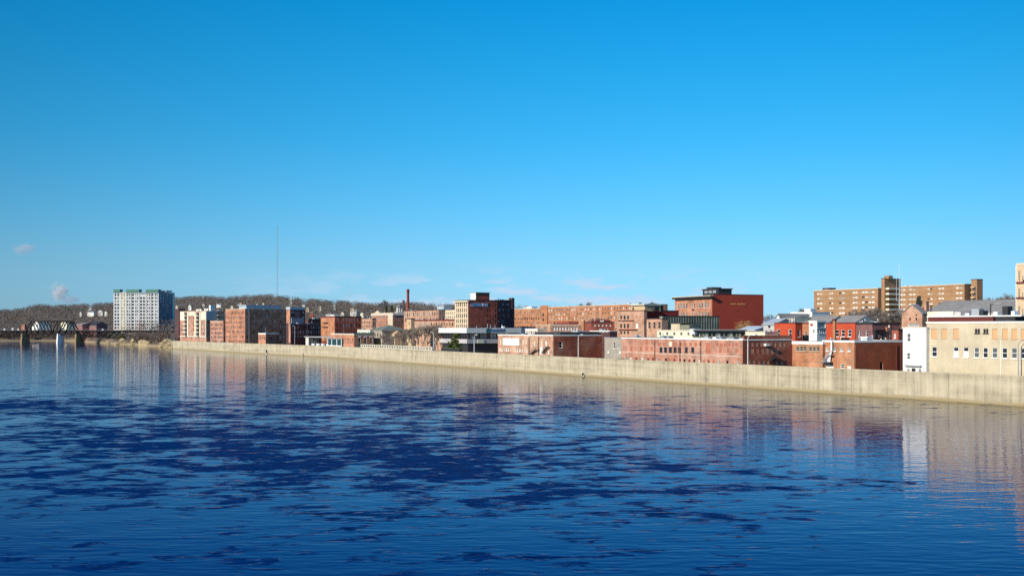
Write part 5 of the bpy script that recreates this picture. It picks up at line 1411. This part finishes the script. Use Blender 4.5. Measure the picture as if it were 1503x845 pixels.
# ------------------------------------------------------------------ trees
BARK = surf("grey_bark", (0.16, 0.12, 0.09), .95, .3, 2.0)
BARK_PALE = surf("pale_bark", (0.34, 0.28, 0.22), .95, .25, 2.0)
TWIG = surf("grey_brown_twigs", (0.20, 0.168, 0.145), .95, .35, .3)
TWIG_PARK = surf("park_tree_twigs", (0.32, 0.25, 0.195), .95, .3, .3)
TWIG_RED = surf("reddish_twigs", (0.18, 0.115, 0.09), .95, .3, .3)
TWIG_GOLD = surf("golden_willow_twigs", (0.42, 0.24, 0.085), .9, .3, .3)
EVERG = surf("evergreen_needles", (0.055, 0.075, 0.022), .9, .4, .8)
EVERG_L = surf("sunny_evergreen", (0.14, 0.16, 0.045), .9, .35, .8)
def tree_meshes(seed, h, spread, twig, bark, levels=4, dens=1.0, upright=.5):
    r = random.Random(seed); tr, cr = MB(), MB()
    def grow(p, d, ln, rad, lev):
        n = 2
        for i in range(n):
            d = (d + Vector((r.uniform(-.18, .18), r.uniform(-.18, .18), r.uniform(0, .12)))).normalized()
            q = p + d * ln / n
            (tr if lev <= 1 else cr).tube(p, q, rad * (1 - .3 * i / n), rad * (1 - .3 * (i + 1) / n), 6 if lev == 0 else 4, 0, False)
            p = q
            if lev >= levels - 1:
                for _ in range(int(3 * dens)):
                    t = (d + Vector((r.uniform(-1, 1), r.uniform(-1, 1), r.uniform(-.4, .9)))).normalized()
                    e = p + t * r.uniform(.5, 1.0) * h * .085
                    s = t.cross(Vector((r.uniform(-1, 1), r.uniform(-1, 1), r.uniform(-1, 1))))
                    if s.length > 1e-3:
                        s = s.normalized() * h * .0036; cr.face([p - s, p + s, e])
        if lev < levels:
            k = r.choice((3, 3, 4)) if lev < 2 else r.choice((2, 3))
            for i in range(k):
                t = r.uniform(0, 6.28); a = r.uniform(.35, .85) * spread
                side = Vector((math.cos(t), math.sin(t), 0))
                nd = (d * math.cos(a) + side * math.sin(a) + Vector((0, 0, upright * .3))).normalized()
                grow(p, nd, ln * r.uniform(.62, .82), rad * .58, lev + 1)
            if lev == 0: grow(p, (d + Vector((r.uniform(-.1, .1), r.uniform(-.1, .1), 0))).normalized(), ln * .7, rad * .65, 1)
    grow(Vector((0, 0, -.5)), Vector((0, 0, 1)), h * .3, h * .022, 0)
    return tr.mesh("trunk", bark), cr.mesh("crown", twig)
TREES = {}
def tree(kind, seed, p, h, label, group=None, spread=.8, twig=None, bark=None, levels=4, dens=1.0, z=None, name="bare_tree", rz=0.0):
    key = (kind, seed)
    if key not in TREES: TREES[key] = tree_meshes(seed, 10.0, spread, twig or TWIG, bark or BARK, levels, dens)
    t, c = TREES[key]
    root = empty(name, (p.x, p.y, ground(p.x, p.y) if z is None else z), rz)
    top = max(v.co.z for v in c.vertices)
    root.scale = (h / top,) * 3
    tag(root, label, "tree", group)
    link("trunk", t, root); link("crown", c, root)
    return root
PK = [(594, 506, 486, "second bare park tree, left of the tan stair tower"), (605, 507, 480, "bare park tree right in front of the tan stair tower"), (615, 507, 478, "wide bare park tree before the left half of the long peach block"),
      (627, 508, 474, "tall pale trunked bare tree before the middle of the long peach block"), (638, 508, 473, "bare park tree with a wide crown before the long peach block's right half"), (649, 509, 476, "bare park tree touching the left end of the white bank fascia"),
      (583, 506, 489, "bare tree in front of the library portico"), (567, 505, 488, "bare tree before the grey library's near corner"), (600, 507, 483, "slim bare park tree between the portico and the stair tower"), (621, 507, 476, "bare park tree left of the tall pale trunked one"), (633, 508, 475, "bare park tree right of the tall pale trunked one"), (644, 508, 477, "twiggy bare tree near the left end of the bank")]
for i, (x, yb, yt, lab) in enumerate(PK):
    Y = wall_Y(x) + 22 + (i % 3) * 5; p = at(x, Y)
    tree('park', 20 + i % 4, p, zat(yt, Y) - 4.4, lab, "bare trees in the riverside park", .95, TWIG_PARK, BARK_PALE, 4, 2.3, rz=i * 1.3)
for x, Y, yt, yb, lab, tw, sd, sp in ((884, 470, 463.5, 482, "small reddish bare tree before the very long orange mill", TWIG_RED, 32, .9),
      (1272, 420, 450, 480, "dark bare tree at the foot of the apartments' left wing", TWIG, 33, .9), (1285, 410, 447, 480, "dark bare tree just left of the stacked balconies", TWIG, 34, .9), (1300, 400, 449, 480, "dark bare tree in front of the stacked balconies", TWIG, 35, .9), (1313, 395, 453, 480, "dark bare tree left of the pink gabled house", TWIG, 36, .9), (1258, 430, 455, 480, "slim bare tree above the mauve terrace", TWIG, 37, .8),
      (1176, 560, 449.5, 470, "bare tree above the flat roofed white house", TWIG, 38, .9), (1153, 560, 457, 472, "bare tree above the cream house on the rise", TWIG, 39, .9), (1136, 520, 459, 472, "bare tree beside the far edge of the big red flank", TWIG, 40, .8),
      (1466, 640, 427.5, 450, "wide bare tree on the skyline beyond the long grey roof", TWIG, 41, 1.05), (1483, 650, 430, 450, "bare tree on the skyline beside the tan corner building", TWIG, 42, 1.0),
      (562, 1180, 439.0, 455, "large round bare tree on the skyline above the town hall", TWIG, 43, 1.0), (858, 760, 441.5, 452, "bare tree poking over the very long orange mill", TWIG, 44, .9)):
    p = at(x, Y); zb = ground(p.x, p.y)
    tree('solo', sd, p, max(4, zat(yt, Y) - zb), lab, None, sp, tw, BARK, 4, 2.6, rz=x)
def willow(x, Y, ytop, wpx, label):
    p = at(x, Y); z = ground(p.x, p.y); h = zat(ytop, Y) - z; wr = wpx * Y / F / 2
    root = empty("willow_tree", (p.x, p.y, z)); tag(root, label, "tree"); r = random.Random(8)
    t, c = MB(), MB(); t.tube((0, 0, -.5), (0, 0, h * .3), h * .03, h * .022, 8)
    limbs = []
    for i in range(16):
        a = r.uniform(0, 6.28); q = r.uniform(.35, .95); e = Vector((wr * .75 * q * math.cos(a), wr * .75 * q * math.sin(a), h * (.98 - .38 * q * q)))
        m = Vector((e.x * .4, e.y * .4, h * .55)); t.tube((0, 0, h * .28), m, h * .014, h * .009, 5, 0, False); t.tube(m, e, h * .009, h * .004, 5, 0, False); limbs.append((m, e))
    for i in range(2600):
        m, e = r.choice(limbs); f = r.random(); b0 = m + (e - m) * f + Vector((r.gauss(0, .5), r.gauss(0, .5), r.gauss(0, .4)))
        a = r.uniform(0, 6.28); d = Vector((math.cos(a) * .8, math.sin(a) * .8, r.uniform(-.5, .9))).normalized() * r.uniform(.5, 1.5)
        w = d.cross(Vector((r.uniform(-1, 1), r.uniform(-1, 1), .2))).normalized() * .045; c.face([b0 - w, b0 + w, b0 + d])
    t.build("trunk", BARK, root); c.build("crown", TWIG_GOLD, root)
willow(1093, 366, 466, 36, "round golden bare willow in front of the big red flank")
# broad evergreen by the bank
def evergreen(x, Y, ytop, wpx, label, mat, seed, shape='round', name="evergreen_tree"):
    p = at(x, Y); z = ground(p.x, p.y); h = zat(ytop, Y) - z; wr = wpx * Y / F / 2
    r = random.Random(seed); root = empty(name, (p.x, p.y, z)); tag(root, label, "tree")
    m = MB(); m.tube((0, 0, -.5), (0, 0, h * .5), h * .035, h * .02, 8); m.build("trunk", BARK, root)
    c = MB()
    clumps = []
    for i in range(70):
        t = r.uniform(.12, 1.0); ang = r.uniform(0, 6.28)
        prof = (1 - t) ** .7 if shape == 'cone' else math.sin(math.pi * min(1, t * .82 + .16)) ** .7
        rr = wr * prof * r.uniform(.3, 1.0)
        clumps.append(Vector((rr * math.cos(ang), rr * math.sin(ang), h * t * .95)))
    for q in clumps:
        for k in range(75):
            d = Vector((r.gauss(0, 1), r.gauss(0, 1), r.gauss(0, .7)))
            e = q + d * wr * .16
            s = Vector((r.uniform(-1, 1), r.uniform(-1, 1), r.uniform(-.6, .6))) * wr * .13; u = Vector((r.uniform(-1, 1), r.uniform(-1, 1), r.uniform(-.6, .6))) * wr * .09
            c.face([e - s, e + u, e + s, e - u], 0 if r.random() < .6 else 1)
    c.build("crown", [mat, EVERG_L], root)
evergreen(674, 447, 486.0, 25, "broad evergreen tree beside the white bank fascia", EVERG, 3)
evergreen(660, 452, 499.5, 9, "small dark evergreen shrub left of the broad evergreen", EVERG, 4, name="evergreen_shrub")
evergreen(567, 1120, 447.5, 7, "dark pine on the ridge behind the town hall cupola", EVERG, 5, 'cone', "pine_tree"); evergreen(575, 1130, 446.5, 7, "darker pine just left of the town hall cupola", EVERG, 6, 'cone', "pine_tree")
evergreen(556, 535, 498.5, 9, "olive green shrub tree at the grey library's near corner", EVERG_L, 8, name="evergreen_shrub")
evergreen(160, 1095, 492, 12, "dark tangled shrub on the bank under the bridge's right truss", TWIG, 9, name="bank_shrub"); evergreen(172, 1040, 490, 13, "brown shrub on the bank left of the rusty mast", TWIG, 10, name="bank_shrub"); evergreen(182, 1030, 489.5, 14, "darkest shrub on the bank close to the rusty mast", TWIG_RED, 12, name="bank_shrub"); evergreen(201, 960, 494, 10, "rust coloured shrub at the foot of the rusty mast", TWIG_RED, 13, name="bank_shrub")

# woods over the hills: one mass of bare trees
def woods():
    r = random.Random(77); mb = MB()
    def one(p, z, h, mi):
        w = h * r.uniform(.32, .5)
        mb.tube((p.x, p.y, z - 1), (p.x + r.uniform(-.5, .5), p.y, z + h * .6), .3, .15, 3, 2, False)
        for k in range(58):
            t = r.uniform(.25, 1.0); a = r.uniform(0, 6.28)
            rr = w * math.sin(math.pi * min(1, t * .8 + .14)) ** .6 * r.uniform(.1, 1)
            c = Vector((p.x + rr * math.cos(a), p.y + rr * math.sin(a), z + h * t * .92))
            d = Vector((math.cos(a) * .7, math.sin(a) * .7, r.uniform(.2, 1.3))).normalized() * r.uniform(1.2, 2.8)
            s = d.cross(Vector((r.uniform(-1, 1), r.uniform(-1, 1), .3))).normalized() * r.uniform(.10, .26)
            mb.face([c - s, c + s, c + d], mi)
    n = 0
    while n < 5200:
        x = r.uniform(-140, 1560) if r.random() < .3 else r.uniform(-100, 700)
        S, Rg = shore(x), lerp_tab(RIDGE, x)
        near = 35 if x < 255 else (330 if x < 700 else 330)
        a, c = S + near, Rg + 60
        if a > c: continue
        Y = a + (c - a) * math.sqrt(r.random()) if r.random() < .75 else r.uniform(Rg - 60, Rg + 40)
        p = at(x, Y); z = ground(p.x, p.y)
        if x < 256 and 150 < x and Y < 900: continue
        if 108 < x < 186 and Y < 1110: continue
        # clearings round the houses
        ysc = HZ - (z + 6 - CH) * F / Y
        if any(abs(x - q[0]) < q[2] * .75 and -3 < (q[1] - (HZ - (z + 12 - CH) * F / Y)) < 99 and Y < 3000 and abs(ysc - q[1] - 6) < 9 and r.random() < .7 for q in HH): continue
        h = r.uniform(8, 14.5)
        k = r.random()
        one(p, z, h, 0 if k < .78 else (1 if k < .975 else 3)); n += 1
    for _ in range(620):       # scrub along the far shore
        x = r.uniform(-140, 250); Y = shore(x) + r.uniform(5, 40); p = at(x, Y)
        if 108 < x < 186 and Y < 1130: continue
        one(p, ground(p.x, p.y), r.uniform(2.5, 7), r.choice((0, 1, 2)))
    o = mb.build("bare_woods", [TWIG, TWIG_RED, BARK, surf("dark_pine_green", (0.03, 0.04, 0.02), .9, .3)]); tag(o, "bare grey brown woods covering the hills behind the town", "woods", kind="stuff")
woods()

# ------------------------------------------------------------------ riverside furniture
def balustrade():
    p0, rz, n = wall_point(529, .25); p1, _, _ = wall_point(634, .25)
    root = empty("balustrade", (p0.x, p0.y, WALL_TOP)); tag(root, "pale concrete balustrade on top of the flood wall beside the park", "railing")
    d = (p1 - p0); ln = d.length; d /= ln; nn = Vector((-d.y, d.x)) * .18
    H = 1.15
    def bar(s0, s1, z0, z1, wd, mb):
        a, c = d * s0, d * s1; m = nn * wd
        q = [a - m, c - m, c + m, a + m]; k = len(mb.v)
        mb.v += [(v.x, v.y, z0) for v in q] + [(v.x, v.y, z1) for v in q]
        for f in ((0, 1, 5, 4), (1, 2, 6, 5), (2, 3, 7, 6), (3, 0, 4, 7), (4, 5, 6, 7)): mb.f.append(tuple(k + i for i in f)); mb.m.append(0)
    m = MB(); bar(0, ln, H, H + .4, 1.2, m); m.build("top_rail", CONC2, root)
    m = MB(); bar(0, ln, .002, .35, 1.1, m); m.build("bottom_rail", CONC2, root)
    k = int(ln / 2.9)
    for i in range(k + 1):
        s = (ln - 1.5) * i / k; m = MB(); bar(s, s + 1.5, .352, H - .002, .9, m); m.build("baluster", CONC2, root)
balustrade()
def planter(x0, x1, h, label, off=1.2):
    p0, rz, n = wall_point(x0, off); p1, _, _ = wall_point(x1, off); d = p1 - p0
    root = empty("planter_box", (*((p0 + p1) / 2), 4.4), math.atan2(d.y, d.x)); tag(root, label, "planter"); l = d.length / 2; H = h + 1.4
    m = MB(); m.box(-l, l, -.5, .5, 0, H); m.build("box", METAL_K, root); m = MB(); m.box(-l - .08, l + .08, -.6, .6, H + .002, H + .12); m.build("rim", T_DARK, root)
    r = random.Random(int(x0)); g = MB()
    for i in range(int(l * 26)):
        c = Vector((r.uniform(-l, l), r.uniform(-.4, .4), H + .12)); s = Vector((r.uniform(-.14, .14), r.uniform(-.14, .14), 0)); g.face([c - s, c + s, c + Vector((r.uniform(-.2, .2), r.uniform(-.2, .2), r.uniform(.2, .6)))])
    g.build("planting", EVERG_L, root)
planter(523, 528.5, 1.7, "black box planter at the left end of the balustrade"); planter(581, 586, 1.3, "short dark planter halfway along the balustrade", -.0 + 1.4); planter(645, 672, .9, "long low black planter right of the balustrade")

def lamp(x, ytop, label, arm=0, mat=METAL_W, off=3.0, kind="street_lamp", yb=None):
    p, rz, n = wall_point(x, off); z = 4.4; h = zat(ytop, p.y) - z
    root = empty(kind, (p.x, p.y, z), rz); tag(root, label, "street lamp", "lamps along the flood wall")
    m = MB(); m.tube((0, 0, 0), (0, 0, h), .14, .09, 10); m.tube((0, 0, 0), (0, 0, .5), .24, .2, 10); m.build("pole", mat, root)
    a = 1.9 if arm >= 0 else -1.9
    m = MB(); pts = [(0, 0, h - .05), (a * .25, 0, h + .45), (a * .6, 0, h + .75), (a, 0, h + .8)]
    for q, w in zip(pts, pts[1:]): m.tube(q, w, .07, .07, 8)
    m.build("arm", mat, root)
    m = MB(); m.box(min(a, a * 1.5), max(a, a * 1.5), -.18, .18, h + .68, h + .9); m.build("lamp_head", mat, root)
lamp(685.5, 494, "white street lamp in front of the dark ground floor of the bank", 1); lamp(837, 494.5, "white street lamp against the rust red flank", 1)
lamp(1084.6, 495.5, "white street lamp at the right corner of the long pink warehouse", 1); lamp(1480.6, 504.5, "dark street lamp in front of the cream stuccoed block", 1, METAL_G)
lamp(626.5, 490, "pale lamp among the bare park trees", -1); lamp(425, 480, "thin grey lamp in front of the dark flank of the salmon mill", -1, METAL_G)

def car_template(col, label, x, off, rz0=0.0, van=False):
    p, rz, n = wall_point(x, off)
    root = empty("parked_car" if not van else "parked_van", (p.x, p.y, 4.42), rz + rz0); tag(root, label, "van" if van else "car", "vehicles parked behind the flood wall")
    prof = [(-2.2, .35), (-2.25, .8), (-1.5, .95), (-.9, 1.42), (.6, 1.45), (1.35, .95), (2.15, .8), (2.2, .35)] if not van else [(-2.5, .4), (-2.55, 1.2), (-2.5, 2.2), (-2.3, 2.35), (1.2, 2.3), (1.85, 1.35), (2.5, 1.15), (2.55, .4)]
    m = MB(); W = .88 if not van else .98; k = len(prof)
    for s in (-W, W):
        for (a, c) in prof: m.v.append((a, s * (1 if c < 1.0 or van else .86), c))
    m.f.append(tuple(range(k))); m.f.append(tuple(reversed(range(k, 2 * k))))
    for i in range(k):
        j = (i + 1) % k; m.f.append((i, i + k, j + k, j))
    m.m = [0] * len(m.f)
    paint = surf("car_paint_%d_%d_%d" % tuple(int(c * 99) for c in col), col, .3, .03)
    m.build("body", paint, root)
    g = MB()
    for s in (-1, 1):
        if van: q = [(.4, s * .99, 1.35), (1.5, s * .99, 1.35), (1.05, s * .99, 2.05), (.4, s * .99, 2.05)]
        else: q = [(-1.25, s * .875, .98), (1.1, s * .875, .98), (.5, s * .79, 1.38), (-.8, s * .79, 1.38)]
        g.face(q if s < 0 else list(reversed(q)))
    g.face([(1.30, -.7, 1.0), (1.30, .7, 1.0), (.68, .62, 1.43), (.68, -.62, 1.43)] if not van else [(1.83, -.8, 1.42), (1.83, .8, 1.42), (1.3, .8, 2.2), (1.3, -.8, 2.2)])
    g.build("window", W_GLASS, root)
    for a in (-1.4, 1.4):
        for s in (-1, 1):
            w = MB(); w.tube((a, s * (W - .12), .33), (a, s * (W + .03), .33), .33, .33, 14); wo = w.build("wheel", METAL_K, root); w = MB(); w.tube((a, s * (W + .031), .33), (a, s * (W + .05), .33), .18, .18, 10); w.build("rim", METAL_G, wo)
    fx = 2.2 if not van else 2.55
    for s in (-.6, .6):
        h = MB(); h.box(fx - .06, fx + .02, s - .16, s + .16, .62, .76); h.build("headlight", T_WHITE, root)
        h = MB(); h.box(-fx - .04, -fx + .04, s - .14, s + .14, .66, .8); h.build("taillight", P_REDPAINT, root)
for a in [(( .02, .02, .03), "black car parked against the rust red flank", 866, 3.2), ((.03, .03, .035), "dark car parked beside the grey stucco building", 899, 3.0), ((.02, .03, .10), "dark blue car under the bank at its left", 712, 14), ((.03, .05, .16), "blue car parked under the middle of the bank", 722, 15),
          ((.04, .04, .05), "dark grey car parked right of the blue one under the bank", 735, 15), ((.45, .45, .46), "silver car parked among the park trees", 628, 16), ((.6, .6, .6), "white car parked at the park's right end", 640, 15), ((.05, .05, .06), "black car at the right corner of the long pink warehouse", 1079, 3.0)]:
    car_template(*a)
for x, off, lab in ((457, 2.2, "white van leftmost before the low pavilion"), (464, 2.2, "white van second from the left before the low pavilion"), (470.5, 2.4, "white van before the pavilion's right half"), (477, 2.6, "white van closest to the glazed kiosk")):
    car_template((.72, .73, .73), lab, x, off, 0.0, True)

# stone retaining wall and boulders at the foot of the far bank
STONE = surf("yellow_ledge_stone", (0.36, 0.28, 0.155), .95, .35, .25, .3)
def bank_wall(xa, xb, Y0, y0, y1, label):
    pts = [at(xa + (xb - xa) * i / 8, Y0 - i * 2.0) for i in range(9)]
    m = MB(); r = random.Random(int(xa)); c = (pts[0] + pts[-1]) / 2
    top = [zat(y0, Y0) + r.uniform(-.6, .4) for _ in pts]
    for i in range(8):
        a, q = pts[i] - c, pts[i + 1] - c
        m.face([(a.x, a.y - .8, -2), (q.x, q.y - .8, -2), (q.x, q.y, top[i + 1]), (a.x, a.y, top[i])]); m.face([(a.x, a.y, top[i]), (q.x, q.y, top[i + 1]), (q.x, q.y + 6, top[i + 1]), (a.x, a.y + 6, top[i])])
        if i in (0, 7):
            e = a if i == 0 else q; t = top[0] if i == 0 else top[-1]; m.face([(e.x, e.y - .8, -2), (e.x, e.y, t), (e.x, e.y + 6, t), (e.x, e.y + 6, -2)])
    o = m.build("stone_embankment", STONE, None, (c.x, c.y, 0)); tag(o, label, "embankment")
bank_wall(203, 236, 905, 499.0, 506, "yellowish stone embankment below the white high rise")
def boulder(x, Y, s, label):
    p = at(x, Y); r = random.Random(int(x * 13)); bm = bmesh.new(); bmesh.ops.create_icosphere(bm, subdivisions=2, radius=1)
    for v in bm.verts: v.co *= r.uniform(.75, 1.15); v.co = Vector((v.co.x * s * 1.3, v.co.y * s, v.co.z * s * .75))
    me = bpy.data.meshes.new("boulder"); bm.to_mesh(me); bm.free(); me.materials.append(STONE)
    o = link("boulder", me, None, (p.x, p.y, max(.3, ground(p.x, p.y) + s * .2))); tag(o, label, "boulder", "boulders on the far bank")
rs = random.Random(4)
for i in range(26):
    x = rs.uniform(146, 202) if i < 12 else rs.uniform(236, 252); boulder(x, shore(x) + rs.uniform(-3, 14), rs.uniform(1.2, 3.2), "yellowish boulder on the far bank near the bridge end" if i < 12 else "boulder in the rubble where the flood wall begins")

# steam plume beyond the left hill
def plume(x, y, w, h, Y, label, dens, col, seed, name="steam_plume"):
    p = at(x, Y); bm = bmesh.new(); bmesh.ops.create_icosphere(bm, subdivisions=3, radius=1)
    W, Hh = w * Y / F / 2, h * Y / F / 2
    for v in bm.verts: v.co = Vector((v.co.x * W, v.co.y * W * .7, v.co.z * Hh))
    me = bpy.data.meshes.new(name); bm.to_mesh(me); bm.free()
    m = bpy.data.materials.new(name + "_vapour"); m.use_nodes = True; N, L = m.node_tree.nodes, m.node_tree.links; N.clear()
    o_ = N.new("ShaderNodeOutputMaterial"); v = N.new("ShaderNodeVolumePrincipled"); v.inputs["Color"].default_value = (*col, 1); v.inputs["Anisotropy"].default_value = .2
    tc = N.new("ShaderNodeTexCoord"); n = N.new("ShaderNodeTexNoise"); n.inputs["Scale"].default_value = 2.2 / W; n.inputs["Detail"].default_value = 4; n.inputs["Roughness"].default_value = .6
    L.new(tc.outputs["Object"], n.inputs["Vector"])
    mp = N.new("ShaderNodeMapping"); mp.inputs["Scale"].default_value = (1 / W, 1 / (W * .7), 1 / Hh); L.new(tc.outputs["Object"], mp.inputs[0])
    ln = N.new("ShaderNodeVectorMath"); ln.operation = 'LENGTH'; L.new(mp.outputs[0], ln.inputs[0])
    a = N.new("ShaderNodeMath"); a.operation = 'MULTIPLY_ADD'; L.new(ln.outputs["Value"], a.inputs[0]); a.inputs[1].default_value = -.42; L.new(n.outputs["Fac"], a.inputs[2])
    r = N.new("ShaderNodeMapRange"); r.inputs["From Min"].default_value = .14; r.inputs["From Max"].default_value = .42; r.inputs["To Max"].default_value = dens; L.new(a.outputs[0], r.inputs["Value"])
    L.new(r.outputs[0], v.inputs["Density"]); L.new(v.outputs[0], o_.inputs["Volume"])
    me.materials.append(m)
    o = link(name, me, None, (p.x, p.y, zat(y, Y))); tag(o, label, "steam" if name == "steam_plume" else "cloud", kind="stuff")
plume(87, 428, 32, 34, 2600, "bright steam plume rising beyond the left hill", .11, (.95, .95, .96), 1)
plume(103, 440, 34, 18, 2700, "bluish steam drifting low to the right of the bright plume", .05, (.75, .8, .9), 3)
plume(34, 365, 46, 20, 4200, "faint small cloud puff high over the left hill", .02, (.85, .87, .95), 2, "small_cloud")
